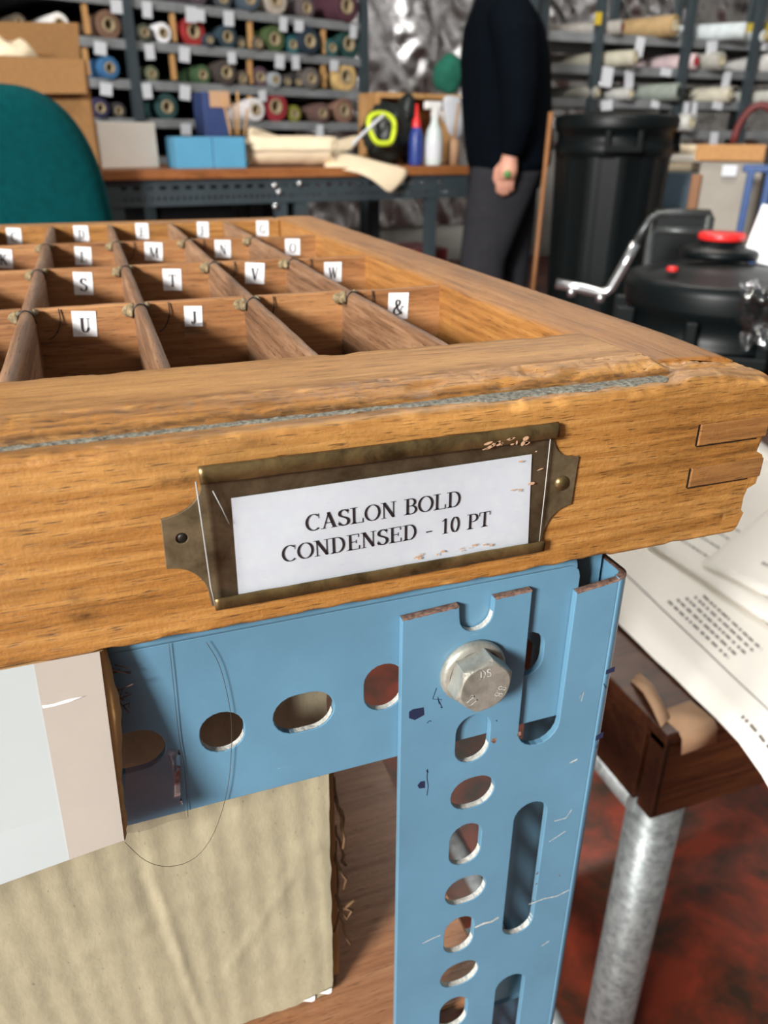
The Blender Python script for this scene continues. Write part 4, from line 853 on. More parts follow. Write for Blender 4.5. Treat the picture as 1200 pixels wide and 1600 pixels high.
ROLLS = [  # shelf index (rolls rest on shelf k+1), px, py, r px, colour, name
 [(310, 5, 16, (70, 58, 66), 'plum'), (350, 3, 13, (60, 66, 70), 'slate'), (392, 3, 14, (70, 84, 96), 'blue grey'), (432, 4, 17, (170, 160, 148), 'pale beige'), (480, 12, 12, (90, 80, 80), 'taupe'), (543, 8, 17, (74, 40, 52), 'maroon'), (70, 0, 15, (60, 60, 60), 'charcoal')],
 [(30, 36, 12, (80, 70, 58), 'drab'), (94, 40, 15, (232, 230, 226), 'white'), (171, 43, 19, (112, 84, 66), 'brown'), (227, 52, 11, (70, 72, 60), 'olive grey'), (255, 51, 13, (226, 226, 230), 'solid white'), (303, 51, 18, (150, 36, 36), 'red'), (328, 57, 8, (46, 56, 66), 'dark slate'), (356, 52, 14, (38, 58, 68), 'deep teal'), (377, 60, 8, (60, 60, 58), 'dark grey'), (405, 62, 8, (86, 76, 64), 'grey brown'), (430, 60, 15, (66, 84, 46), 'moss green'), (458, 58, 11, (30, 92, 100), 'teal'), (485, 58, 15, (26, 42, 56), 'midnight'), (520, 66, 10, (26, 80, 80), 'sea green'), (546, 64, 16, (22, 62, 58), 'bottle green')],
 [(172, 108, 15, (50, 100, 144), 'bright blue'), (238, 114, 10, (96, 102, 78), 'sage'), (318, 120, 12, (58, 84, 52), 'fern green'), (355, 115, 15, (62, 54, 50), 'dark brown'), (380, 123, 9, (92, 82, 72), 'mushroom'), (408, 121, 12, (82, 62, 72), 'mauve'), (431, 120, 9, (150, 156, 160), 'silver grey'), (450, 127, 8, (60, 58, 56), 'graphite'), (467, 127, 8, (50, 48, 48), 'black'), (488, 121, 12, (92, 86, 82), 'stone grey'), (541, 123, 16, (206, 172, 112), 'mustard')],
 [(157, 164, 14, (44, 40, 72), 'purple navy'), (186, 172, 11, (52, 50, 52), 'dark grey'), (262, 170, 17, (32, 66, 66), 'dark teal'), (400, 170, 14, (214, 210, 210), 'white'), (432, 173, 18, (142, 36, 46), 'crimson'), (461, 180, 10, (120, 120, 40), 'olive'), (505, 182, 11, (96, 72, 66), 'russet'), (539, 178, 14, (124, 92, 76), 'chestnut')]]
for k, rl in enumerate(ROLLS):
    rl = sorted(rl)
    for i, (px, py, rp, col, nm) in enumerate(rl):
        p = onr(px, py, -.03+.02*((i*7) % 3)); ro = (onr(px+rp, py)-onr(px, py)).length; p.z = max(p.z, SHZ[k]+.013+ro if k == 0 else SHZ[k]+.013+ro) if False else SHZ[k]+.013+ro
        roll_at(p, nR, ro, ro*.40, .7, col, '%s cloth roll, %s from left on the %s shelf of the left rack' % (nm, ORD[i] if i < 14 else ('second last' if i == len(rl)-2 else 'last'), SHN[k]), 'cloth rolls in the left rack')
TAGS = [[(183, 14), (230, 16), (298, 16), (313, 22), (357, 22), (442, 20), (467, 30), (552, 36)], [(157, 77), (234, 81), (288, 82), (362, 88), (437, 92), (462, 91), (522, 95)], [(166, 140), (230, 143), (289, 143), (410, 147)], [(290, 195), (500, 202)]]
for k, tl in enumerate(TAGS):
    for i, (px, py) in enumerate(tl):
        p = onr(px, py, -.028-.006*(i % 2)); a = .1*sin(i*3.1+k); Rt = RM @ Matrix.Rotation(a, 3, 'Y') @ Matrix.Rotation(.12, 3, 'X'); hgt = .066 if i % 3 else .054
        p.z = SHZ[k]-.03; tag(MB().cbox(p, (.048 if i % 2 else .058, .002, hgt), .0004, Rt).build('shelf_tag', 'tag_white'), 'white paper tag hanging from %s shelf lip of the left rack, %s from left' % (SHN[k], ORD[i]), 'tag', 'paper tags on the left rack')

# ------------------------------------------------------------------ bench in front of the rack
BZ = far(600, 263, 3.45).z
b0, b1 = on_z(146, 266, BZ), on_z(742, 259, BZ); ub = (b1-b0).normalized(); nb = Vector((-ub.y, ub.x, 0)); bl = (b1-b0).length; BM = Matrix((ub, nb, Vector((0, 0, 1)))).transposed(); bc = (b0+b1)/2
bench = thing('workbench', Vector((bc.x, bc.y, 0)), 'long workbench with orange brown wooden top on a grey slotted steel frame', 'workbench')
c = bc+nb*.35; c.z = BZ-.018; MB().cbox(c, (bl, .70, .036), .003, BM).build('bench_top', 'bench_wood', bench)
vs, fs = sheet([(-bl/2+.02, 0), (bl/2-.02, 0), (bl/2-.02, .095), (-bl/2+.02, .095)], [slot(-bl/2+.1+i*.05, .066 if i % 2 else .066, .03, .012, 4) for i in range(int((bl-.2)/.05))]+[slot(-bl/2+.08+i*.025, .028, .010, .014, 4) for i in range(int((bl-.14)/.025))], .004, .0006)
m_ = MB(); m_.add([bc+ub*v.x+nb*(.02-v.z)+Vector((0, 0, BZ-.036-.097+v.y-bc.z)) for v in vs], fs); m_.build('apron', 'far_steel', bench)
def bleg(px, off, w=.05):
    p = on_z(px, 262, BZ); q = bc+ub*((p-bc).dot(ub))+nb*off; MB().box(Vector((q.x, q.y, (BZ-.04)/2)), (w, .035, BZ-.045), BM).build('leg', 'far_steel', bench); return q
for px in (158, 434, 470, 720): bleg(px, .04); bleg(px, .62)
for i, (px, py) in enumerate(((429, 290), (436, 300), (430, 322), (468, 287))):
    p = on_plane(px, py, bc+nb*.018, nb); MB().lathe(p, -nb, [(.014, 0), (.014, .008), (.0001, .010)], 6).build('bolt_head', 'silver', bench)
c = bc+nb*.35; c.z = .26; MB().cbox(c, (bl-.1, .6, .025), .002, BM).build('lower_shelf', 'bench_wood', bench)
def bench_off(px, py): return on_z(px, py, BZ)
def on_bench(name, mat, px0, py0, px1, r_off, depth, label, cat, yaw=0, ch=.004, group=None, bench_front=True):
    """box standing on the bench top, front face at distance r_off behind the bench front edge"""
    pc = bc+nb*r_off; q0 = on_plane((px0+px1)/2, py0, pc, nb); a = on_plane(px0, 240, pc, nb); b = on_plane(px1, 240, pc, nb); w = (b-a).dot(ub); ctr = (a+b)/2+nb*depth/2; h = q0.z-BZ; ctr.z = BZ+h/2+.0005
    return tag(MB().cbox(ctr, (w, depth, h), ch, BM @ Matrix.Rotation(yaw, 3, 'Z')).build(name, mat), label, cat, group)
on_bench('paper_box', 'sheet_white', 153, 191, 246, .14, .12, 'off white box lid leaning on the bench beside the blue boxes', 'box', .1)
for i, (x0, x1) in enumerate(((275, 333), (334, 384))): on_bench('storage_box', 'light_blue', x0, 214, x1, .02, .16, ('left of the two pale blue boxes on the bench edge', 'right of the two pale blue boxes on the bench edge')[i], 'box', 0, .003, 'pale blue boxes')
nvb = on_bench('file_box', 'navy_box', 324, 144, 361, .30, .16, 'tall navy blue box standing behind the pale blue boxes', 'box')
pc = bc+nb*.296; q = on_plane(343, 155, pc, nb); MB().box(q, (.085, .003, .06), BM).build('spine_label', 'tape_beige', nvb).parent = nvb
# jar of brushes beside the navy box
p = bench_off(372, 258); p = bc+ub*((on_plane(372, 230, bc+nb*.22, nb)-bc).dot(ub))+nb*.22; p.z = BZ
jar = tag(MB().lathe(p, (0, 0, 1), [(.0001, 0), (.04, 0), (.042, .01), (.042, .12), (.038, .12), (.038, .015), (.0001, .012)], 16).build('brush_jar', 'black_plastic'), 'black jar with brushes beside the navy box', 'jar')
for i in range(4):
    a = i*1.6; MB().tube([p+Vector((.01*cos(a), .01*sin(a), .02)), p+Vector((.05*cos(a), .05*sin(a), .22+.02*i))], .0045, 6).build('brush', 'pale_wood', jar)
# rolled cream paper with a torn end draping off the bench
m_ = MB(); pa, pb = on_plane(388, 232, bc+nb*.13, nb), on_plane(516, 245, bc+nb*.10, nb); axp = (pb-pa).normalized(); up = Vector((0, 0, 1)); sdv = axp.cross(up).normalized(); LP = (pb-pa).length
rws = []
for i in range(41):
    u = i/40; row = []
    for j in range(40):
        a = j/39*2*pi*1.12; r = .058*(1-.10*(j/39))*(1+.06*noise.noise(Vector((u*6, a, 0)))); cc = pa+axp*(LP*u+(.04*noise.noise(Vector((a*1.4, 3, 3))) if i == 40 else 0)); cc = Vector((cc.x, cc.y, BZ+.062)); row.append(cc+sdv*cos(a)*r+up*sin(a)*r)
    rws.append(row)
m_.grid(rws); rl = tag(m_.build('paper_roll', 'cream_paper', None, fix=False), 'loosely rolled cream paper lying along the bench', 'paper'); s = rl.modifiers.new('th', 'SOLIDIFY'); s.thickness = .0012
def drape(px_grid, y_off, label, nm='paper_drape', mat='cream_paper'):
    rws = [[on_plane(px, py, bc+nb*o, nb) for px, py, o in r] for r in px_grid]; o = MB().grid(rws).build(nm, mat, None, fix=False)
    b = o.modifiers.new('sub', 'SUBSURF'); b.levels = 2; b.render_levels = 2; s = o.modifiers.new('th', 'SOLIDIFY'); s.thickness = .001; return tag(o, label, 'paper')
drape([[(512, 236, .16), (545, 239, .10), (585, 250, .03), (612, 258, .0), (638, 262, .01)], [(508, 250, .10), (540, 252, .04), (575, 262, -.02), (605, 268, -.03), (637, 274, -.02)], [(506, 262, .06), (542, 262, -.01), (573, 272, -.04), (600, 284, -.05), (626, 288, -.04)], [(512, 264, .03), (550, 266, -.02), (582, 279, -.05), (600, 296, -.06), (610, 304, -.05)]], 0, 'torn cream paper draping over the bench front edge')
drape([[(386, 192, .34), (430, 212, .34), (470, 222, .36), (520, 222, .38), (566, 206, .38)], [(388, 210, .26), (430, 222, .26), (475, 232, .27), (520, 236, .28), (560, 222, .3)], [(388, 226, .2), (432, 232, .2), (475, 238, .2), (520, 240, .2), (548, 236, .22)]], 0, 'rumpled cream paper sheet behind the paper roll on the bench', 'paper_sheet')
# black rubble bag with hi-vis strap
def lump(name, mat, px, py, off, rx, ry, rz, label, cat, seed=0, amp=.25, base=None):
    c = on_plane(px, py, bc+nb*off, nb); b = MB().ball((0, 0, 0), (rx, ry, rz), 28, 18)
    for v in b.v: v *= 1+amp*noise.noise(v*(3/max(rx, rz))*1.0+Vector((seed, 0, 0)))
    if base is not None:
        mn = min(v.z for v in b.v); c.z = base-mn
    b.v = [BM @ v+c for v in b.v]; return tag(b.build(name, mat, None), label, cat)
bagb = lump('tool_bag', 'black_bag', 604, 225, .26, .115, .09, .125, 'black tool bag with a bright yellow green strap on the bench', 'bag', 2, .3, BZ)
lump('dark_sack', 'black_bag', 634, 205, .40, .055, .06, .15, 'slim black sack standing behind the strapped tool bag', 'bag', 5, .2, BZ)
cc = on_plane(597, 201, bc+nb*.13, nb); pts = [cc+ub*(.062*cos(a)*(1+.1*sin(3*a)))+Vector((0, 0, 1))*(.068*sin(a)*(1+.12*cos(2*a)))+nb*(.02*sin(a)) for a in [2*pi*i/32 for i in range(33)]]
MB().tube(pts, .012, 8).build('strap', 'hi_vis', bagb)
pts = [on_plane(x, y, bc+nb*.12, nb) for x, y in ((550, 226), (566, 210), (590, 188), (600, 180))]; MB().tube(pts, .007, 6).build('cord', 'tag_white', bagb)
def bottle(px, off, prof, name, mat, label, sc=1):
    q = bc+ub*((on_plane(px, 235, bc+nb*off, nb)-bc).dot(ub))+nb*off; q.z = BZ; m_ = MB(); m_.lathe(q, (0, 0, 1), prof, 18); return q, tag(m_.build(name, mat), label, 'bottle')
q, sp = bottle(678, .12, [(.0001, 0), (.037, 0), (.040, .008), (.040, .11), (.034, .145), (.018, .175), (.015, .2), (.0001, .2)], 'spray_bottle', 'clear_bottle', 'clear trigger spray bottle with white head near the bench end')
m_ = MB(); m_.lathe(q, (0, 0, 1), [(.0405, .03), (.0408, .032), (.0408, .098), (.0405, .1)], 18); m_.build('bottle_label', 'tag_white', sp)
m_ = MB(); m_.cbox(q-ub*.012+Vector((0, 0, .245)), (.085, .026, .032), .006, BM); m_.cbox(q+Vector((0, 0, .215)), (.03, .03, .04), .005, BM); m_.build('spray_head', 'trigger_white', sp)
m_ = MB(); m_.tube([q+ub*.008+Vector((0, 0, .235)), q+ub*.035+Vector((0, 0, .215)), q+ub*.05+Vector((0, 0, .175))], [.008, .008, .005], 8); m_.build('trigger', 'trigger_white', sp)
q, bb = bottle(650, .14, [(.0001, 0), (.032, 0), (.034, .01), (.034, .09), (.03, .13), (.018, .16), (.0001, .16)], 'squeeze_bottle', 'blue_bottle', 'blue squeeze bottle with a red nozzle beside the spray bottle')
m_ = MB(); m_.lathe(q, (0, 0, 1), [(.02, .155), (.02, .18), (.009, .2), (.005, .25), (.0001, .25)], 14); m_.build('nozzle', 'red_plastic', bb)
q, bb = bottle(708, .18, [(.0001, 0), (.03, 0), (.03, .09), (.022, .11), (.0001, .11)], 'glue_pot', 'tape_beige', 'small beige pot with a brush next to the person')
m_ = MB(); m_.tube([q+Vector((0, 0, .1)), q+Vector((.02, 0, .26))], .006, 6); m_.build('brush', 'pale_wood', bb)
# wooden open crate behind, white sheet and green cloth on it
def crate(px0, py0, px1, off, depth, label):
    pc = bc+nb*off; a = on_plane(px0, 240, pc, nb); b = on_plane(px1, 240, pc, nb); z1 = on_plane((px0+px1)/2, py0, pc, nb).z; w = (b-a).dot(ub); ct = (a+b)/2; ct.z = 0
    root = thing('wooden_crate', Vector((ct.x, ct.y, BZ)), label, 'crate'); h = z1-BZ; th = .022
    for dx, dz, sx, sz in ((0, h-th/2, w, th), (0, th/2+.001, w, th), (-w/2+th/2, h/2, th, h-2*th), (w/2-th/2, h/2, th, h-2*th)):
        MB().cbox(ct+ub*dx+nb*depth/2+Vector((0, 0, BZ+dz)), (sx, depth, sz), .002, BM).build('board', 'pale_wood', root)
    MB().cbox(ct+nb*(depth-.008)+Vector((0, 0, BZ+h/2)), (w-2*th, .012, h-2*th), .001, BM).build('back_board', 'bench_wood', root); return z1
zc = crate(588, 146, 716, .45, .2, 'open wooden crate on the bench behind the bottles')
gc = bc+ub*((on_plane(704, 120, bc+nb*.5, nb)-bc).dot(ub))+nb*.52
b = MB().ball((0, 0, 0), (.075, .07, .085), 26, 16)
for v in b.v: v *= 1+.22*noise.noise(v*22)
mn = min(v.z for v in b.v); b.v = [BM @ v+Vector((gc.x, gc.y, zc+.001-mn)) for v in b.v]; tag(b.build('green_cloth', 'dark_green'), 'crumpled dark green cloth heaped on the wooden crate', 'cloth')
drape([[(690, 148, .43), (706, 150, .42), (722, 150, .43)], [(694, 180, .42), (708, 184, .41), (724, 186, .42)], [(700, 212, .43), (712, 216, .42), (724, 220, .43)]], 0, 'white sheet hanging over the crate front behind the spray bottle', 'hanging_sheet', 'tag_white')
# things on the lower shelf of the bench
for i, (px0, px1, hgt, off, mat, lab) in enumerate(((480, 540, .22, .1, 'black_plastic', 'black box under the bench below the paper roll'), (545, 640, .10, .08, 'brown_card', 'low brown carton under the bench below the draped paper'), (650, 705, .2, .12, 'dark_red', 'dark red box under the bench near its end leg'), (250, 400, .16, .2, 'dark_fill', 'dark flat case under the bench below the blue boxes'))):
    a = on_plane(px0, 300, bc+nb*off, nb); b2 = on_plane(px1, 300, bc+nb*off, nb); w = (b2-a).dot(ub); ct = (a+b2)/2+nb*.16; ct.z = .2735+hgt/2; tag(MB().cbox(ct, (w, .3, hgt), .004, BM).build('carton', mat), lab, 'box')
for i in range(4):
    a = on_plane(592, 330, bc+nb*.12, nb); ct = Vector((a.x, a.y, .3745+.012*i))+nb*.14; tag(MB().cbox(ct, (.26-.02*i, .24, .0105), .001, BM @ Matrix.Rotation(.12*i, 3, 'Z')).build('paper_pad', 'cream_paper' if i % 2 else 'grey_panel'), '%s pad of paper counting up from the low brown carton' % ORD[i], 'paper', 'paper pads under the bench')

# ------------------------------------------------------------------ brown open carton at the far left
kb = thing('open_carton', far(60, 330, 3.0)*1.0, 'large light brown open carton behind the teal chair', 'box'); kb.location.z = 0
kn = hdir(60); kr = Vector((kn.y, -kn.x, 0)); KM = Matrix((kr, kn, Vector((0, 0, 1)))).transposed(); kp = far(60, 200, 3.1)
def kpt(px, py, o): return on_plane(px, py, kp+kn*o, kn)
def panel(nm, pts, th=.006, mat='box_card'):
    n_ = (pts[1]-pts[0]).cross(pts[2]-pts[0]).normalized(); MB().prism(pts, n_*th).build(nm, mat, kb)
zb_k = .02
lo = lambda p: Vector((p.x, p.y, zb_k))
A, B_ = kpt(-120, 92, 0), kpt(131, 92, 0); A.z = B_.z; C2, D2 = A+kn*.24, B_+kn*.24
panel('front_panel', [lo(A), lo(B_), B_, A]); panel('side_panel', [lo(B_), lo(D2), D2, B_]); panel('back_panel', [lo(C2), lo(D2), D2, C2]); panel('side_panel', [lo(A), lo(C2), C2, A])
E1, F1 = kpt(-120, 146, -.05), kpt(136, 146, -.05); panel('front_flap', [A-kn*.004, B_-kn*.004, F1, E1])
G1, H1 = kpt(-120, 32, .24), kpt(122, 36, .24); panel('back_flap', [C2+kn*.001, D2+kn*.001, H1, G1])
b = MB().ball(kpt(5, 88, .12), (.11, .1, .05), 18, 10)
for v in b.v: v += Vector((0, 0, 1))*.03*noise.noise(v*18)
tag(b.build('packing_paper', 'cream_paper', kb), 'crumpled cream packing paper')

# ------------------------------------------------------------------ teal chair
cr = 1.35; cn = hdir(-40); crt = Vector((cn.y, -cn.x, 0)); CP = far(-20, 250, cr)
chair = thing('office_chair', Vector((CP.x, CP.y, 0)), 'teal upholstered office chair back standing behind the type case', 'chair')
out = [(-20, 128), (30, 131), (62, 142), (92, 160), (118, 188), (136, 216), (150, 246), (160, 275), (168, 305), (175, 335), (179, 360), (178, 400), (168, 440), (140, 470), (90, 488), (-20, 495)]
hp = [on_plane(px, py, CP, cn) for px, py in out]; x0 = (hp[0]-CP).dot(crt); prf = [((p-CP).dot(crt)-x0, p.z) for p in hp]; prf += [(-a, z) for a, z in reversed(prf[1:-1])]
prs = []; zc_ = sum(z for _, z in prf)/len(prf)
for s, o in ((.0, -.045), (.5, -.043), (.85, -.036), (.95, -.026), (1.0, -.008), (1.0, .012), (.93, .03), (.6, .036), (0, .036)):
    prs.append([CP+crt*(x0+a*s)+cn*(o+.25*(a*s)**2*-1)+Vector((0, 0, zc_+(z-zc_)*s-CP.z)) for a, z in prf])
MB().grid(prs, True, True).build('backrest', 'teal_fabric', chair, sub=1)
sc_ = CP+crt*x0-cn*.24; m_ = MB()
for i, (s, z) in enumerate(((.0, .49), (.8, .49), (.96, .475), (1, .45), (.96, .425), (0, .42))): pass
m_.lathe(Vector((sc_.x, sc_.y, 0)), (0, 0, 1), [(.0001, .495), (.19, .49), (.225, .475), (.235, .45), (.225, .425), (.0001, .42)], 32); m_.build('seat', 'teal_fabric', chair)
cb2 = Vector((sc_.x, sc_.y, 0)); MB().tube([cb2+cn*.1+Vector((0, 0, .41)), cb2+cn*.27+Vector((0, 0, .43)), cb2+cn*.29+Vector((0, 0, .62))], .018, 8).build('back_stem', 'black_plastic', chair)
MB().lathe(cb2, (0, 0, 1), [(.03, .1), (.03, .42)], 14).build('gas_lift', 'black_plastic', chair)
for i in range(5):
    a = i*2*pi/5+.3; e = cb2+Vector((cos(a)*.28, sin(a)*.28, .075)); MB().tube([cb2+Vector((0, 0, .12)), e], [.026, .016], 8).build('base_arm', 'black_plastic', chair)
    MB().lathe(Vector((e.x, e.y, .028))-Vector((-sin(a), cos(a), 0))*.02, (-sin(a), cos(a), 0), [(.0001, 0), (.027, 0), (.027, .04), (.0001, .04)], 14).build('caster', 'black_plastic', chair)
# ------------------------------------------------------------------ person
def fuse(name, mb_, mat, parent, voxel, smooth=6):
    me = bpy.data.meshes.new(name); org = parent_origin(parent); me.from_pydata([tuple(v-org) for v in mb_.v], [], mb_.f)
    bm = bmesh.new(); bm.from_mesh(me); bmesh.ops.recalc_face_normals(bm, faces=bm.faces[:]); bm.to_mesh(me); bm.free()
    o = bpy.data.objects.new('tmp', me); COL.objects.link(o); r = o.modifiers.new('r', 'REMESH'); r.mode = 'VOXEL'; r.voxel_size = voxel
    s = o.modifiers.new('s', 'SMOOTH'); s.factor = .5; s.iterations = smooth
    dg = bpy.context.evaluated_depsgraph_get(); m2 = bpy.data.meshes.new_from_object(o.evaluated_get(dg)); bpy.data.objects.remove(o); m2.name = name
    for p in m2.polygons: p.use_smooth = True
    m2.materials.clear(); m2.materials.append(MAT[mat]); ob = bpy.data.objects.new(name, m2); COL.objects.link(ob); ob.parent = parent; return ob
pn = hdir(790); face = Vector((-pn.y, pn.x, 0)); face = (rotz(.04) @ face); left = Vector((-face.y, face.x, 0))    # faces picture left, turned a little away
PB = far(790, 217, 3.62); PB.z = 0
per = thing('person', PB, 'person in a dark navy jumper and grey trousers standing by the bench', 'person')
def pp(f, l, z): return PB+face*f+left*l+Vector((0, 0, z))
def loft(mb_, secs, n=20):                                          # secs: (f, l, z, half depth, half width)
    rws = [[pp(f+rf*cos(2*pi*j/n), l+rl*sin(2*pi*j/n), z) for j in range(n)] for f, l, z, rf, rl in secs]; mb_.grid(rws, True, True); mb_.add(rws[0], [tuple(range(n))]); mb_.add(rws[-1], [tuple(range(n))])
def limb(mb_, pts, rs, n=14): mb_.tube([pp(*p) for p in pts], rs, n)
def hand(mb_, w, dirf, sgn, thumb):
    """hand hanging from wrist w (f,l,z): palm and five bent fingers"""
    f, l, z = w; mb_.tube([pp(f, l, z+.02), pp(f+.004, l, z-.03), pp(f+.008, l, z-.07), pp(f+.01, l, z-.095)], [.026, .036, .040, .032], 12)
    for k, (df, ln_) in enumerate(((.030, .072), (.011, .082), (-.009, .077), (-.028, .06))):
        b0 = (f+.01+df, l, z-.085); mb_.tube([pp(*b0), pp(b0[0]+.004, l+sgn*-.006, b0[2]-ln_*.45), pp(b0[0]+.002, l-sgn*.02, b0[2]-ln_*.78), pp(b0[0]-.004, l-sgn*.036, b0[2]-ln_*.9)], [.0105, .0098, .009, .0075], 8)
    mb_.tube([pp(f+.022, l-sgn*.008, z-.03), pp(f+.052, l-sgn*.016, z-.062), pp(f+.056, l-sgn*.026, z-.096), pp(f+.048, l-sgn*.032, z-.115)], [.014, .0125, .0105, .008], 8)
body = MB()
loft(body, [(0, 0, .80, .10, .15), (0, 0, .92, .12, .165), (0, 0, 1.05, .115, .15), (.01, 0, 1.2, .125, .165), (.03, 0, 1.34, .11, .165), (.045, 0, 1.42, .085, .13), (.065, 0, 1.47, .06, .08), (.09, 0, 1.55, .055, .056), (.10, 0, 1.6, .055, .056)])
HZ = 1.67; hc = (.05, 0, HZ)
loft(body, [(.13, 0, 1.555, .045, .045), (.145, 0, 1.585, .075, .058), (.14, 0, 1.63, .095, .072), (.13, 0, 1.69, .102, .078), (.12, 0, 1.74, .095, .075), (.115, 0, 1.775, .065, .055), (.115, 0, 1.79, .02, .02)])
body.ball(pp(.238, 0, 1.655), (.018, .016, .026)); 
for s in (-1, 1):
    body.ball(pp(.11, s*.078, 1.665), (.018, .008, .03), 10, 8); body.ball(pp(.225, s*.03, 1.69), (.012, .014, .008), 8, 6)
body.tube([pp(.225, -.025, 1.612), pp(.235, 0, 1.614), pp(.225, .025, 1.612)], .009, 8)
WL, WR = (-.015, .235, .905), (.03, -.235, .905)
limb(body, [(.03, .15, 1.37), (-.03, .235, 1.16), (-.015, .235, .90)], [.055, .045, .03]); limb(body, [(.03, -.15, 1.37), (-.02, -.235, 1.16), (.03, -.235, .90)], [.055, .045, .03])
hand(body, WL, 1, 1, 1); hand(body, WR, 1, -1, 1)
for s in (-1, 1): limb(body, [(0, s*.09, .86), (.01+.05*s, s*.10, .48), (-.02+.06*s, s*.105, .1), (-.02+.06*s, s*.105, .03)], [.085, .058, .04, .042])
bo_ = fuse('body', body, 'skin', per, .0058, 4)
sw = MB()
loft(sw, [(-.02, 0, .835, .16, .19), (-.02, 0, .86, .178, .20), (-.008, 0, .98, .186, .20), (.008, 0, 1.1, .186, .20), (.022, 0, 1.25, .182, .205), (.035, 0, 1.36, .16, .205), (.045, 0, 1.42, .122, .18), (.06, 0, 1.465, .09, .11), (.075, 0, 1.50, .072, .074), (.08, 0, 1.515, .062, .064)])
limb(sw, [(.03, .16, 1.40), (.0, .225, 1.30), (-.025, .25, 1.14), (-.03, .25, 1.0), (-.017, .237, .91), (-.014, .236, .895)], [.085, .083, .072, .062, .05, .046]); limb(sw, [(.03, -.16, 1.40), (.01, -.225, 1.30), (-.02, -.25, 1.14), (-.01, -.25, 1.0), (.028, -.237, .895)], [.085, .083, .072, .06, .046])
fuse('jumper', sw, 'navy_knit', per, .012, 5)
tr_ = MB()
loft(tr_, [(-.01, 0, .76, .15, .175), (-.01, 0, .86, .16, .184), (0, 0, .93, .15, .175)])
for s in (-1, 1): loft(tr_, [(-.01, s*.088, .84, .148, .096), (.0+.03*s, s*.095, .66, .128, .092), (.01+.06*s, s*.102, .47, .10, .082), (.0+.06*s, s*.105, .28, .086, .074), (-.015+.06*s, s*.106, .09, .08, .07), (-.015+.06*s, s*.106, .055, .08, .07)])
fuse('trousers', tr_, 'grey_cloth', per, .012, 5)
for s in (-1, 1):
    m_ = MB(); loft(m_, [(.05+.06*s, s*.108, .003, .14, .048), (.05+.06*s, s*.108, .03, .142, .05), (.035+.06*s, s*.108, .06, .12, .045), (-.0+.06*s, s*.108, .095, .07, .042), (-.01+.06*s, s*.108, .11, .055, .04)]); m_.build('shoe', 'shoe', per)
m_ = MB(); loft(m_, [(.09, 0, 1.62, .088, .08), (.095, 0, 1.68, .11, .084), (.105, 0, 1.74, .105, .082), (.11, 0, 1.785, .075, .06), (.11, 0, 1.803, .02, .02)]); m_.build('hair', 'hair_grey', per)
hp_ = pp(-.005, .272, .83); tag(MB().lathe(hp_, left, [(.0001, .006), (.012, .006), (.015, .003), (.015, -.004), (.0001, -.006)], 14).build('green_token', 'green_thing'), 'small green object held in the person\'s hand', 'object')

# ------------------------------------------------------------------ bins
def ribbed_bin(name, c, z1, r0, r1, label, lid=True, ribs=0, handles=()):
    root = thing(name, Vector((c.x, c.y, 0)), label, 'bin'); c = Vector((c.x, c.y, 0)); n = 96; rws = []
    for r, z in ((.0001, .004), (r0*.97, .004), (r0, .02), (r0+(r1-r0)*.5, z1*.5), (r1*.985, z1-.14)):
        rws.append([c+Vector((cos(2*pi*j/n), sin(2*pi*j/n), 0))*(r+(.006 if (ribs and z > .01 and (j*ribs//n) % 2 == 0) else 0))+Vector((0, 0, z)) for j in range(n)])
    MB().grid(rws, True, True).build('body', 'black_plastic', root)
    m_ = MB(); m_.lathe(c, (0, 0, 1), [(r1*.985, z1-.145), (r1*1.02, z1-.14), (r1*1.03, z1-.10), (r1*1.0, z1-.095), (r1*1.0, z1-.06), (r1*1.05, z1-.055), (r1*1.06, z1-.03), (r1*1.03, z1-.02)], 48); m_.build('rim_band', 'black_plastic', root)
    if lid:
        m_ = MB(); m_.lathe(c, (0, 0, 1), [(r1*1.07, z1-.045), (r1*1.08, z1-.02), (r1*1.05, z1-.005), (r1*.93, z1), (r1*.9, z1-.012), (r1*.5, z1+.008), (.0001, z1+.016)], 48); m_.build('lid', 'black_plastic', root)
    for a in handles:
        d = Vector((cos(a), sin(a), 0)); t = Vector((-sin(a), cos(a), 0)); HM = Matrix((t, d, Vector((0, 0, 1)))).transposed()
        m_ = MB(); m_.cbox(c+d*(r1*1.07)+Vector((0, 0, z1-.115)), (.13, .03, .022), .004, HM); m_.cbox(c+d*(r1*1.05)+t*.055+Vector((0, 0, z1-.085)), (.018, .03, .06), .003, HM); m_.cbox(c+d*(r1*1.05)-t*.055+Vector((0, 0, z1-.085)), (.018, .03, .06), .003, HM); m_.build('handle', 'black_plastic', root)
    return root
bcn = far(960, 217, 3.3); zt1 = far(960, 176, 3.1).z; view = lambda p: atan2(CAM.y-p.y, CAM.x-p.x)
ribbed_bin('tall_bin', bcn, zt1, .175, .208, 'tall black ribbed plastic bin with lid standing right of the person', True, 24, (view(bcn)+.15, view(bcn)+2))
b2 = far(1158, 300, 1.50); zt2 = far(1158, 438, 1.42).z
ribbed_bin('low_bin', b2, zt2, .135, .153, 'lower black lidded bin at the right edge with a red topped tub on it', True, 0, (view(b2)+.12, view(b2)-1.4, view(b2)+1.6))
tc = far(1141, 300, 1.55); tc.z = zt2+.004; tubz = far(1141, 384, 1.55).z
tub = thing('red_lidded_tub', tc, 'round black tub with a bright red lid standing on the lower bin', 'tub')
hh = max(.05, tubz-tc.z-.012); MB().lathe(tc, (0, 0, 1), [(.0001, .014), (.064, .014), (.066, .02), (.066, hh*.5), (.06, hh*.6), (.036, hh*.7), (.036, hh), (.0001, hh)], 28).build('body', 'black_plastic', tub)
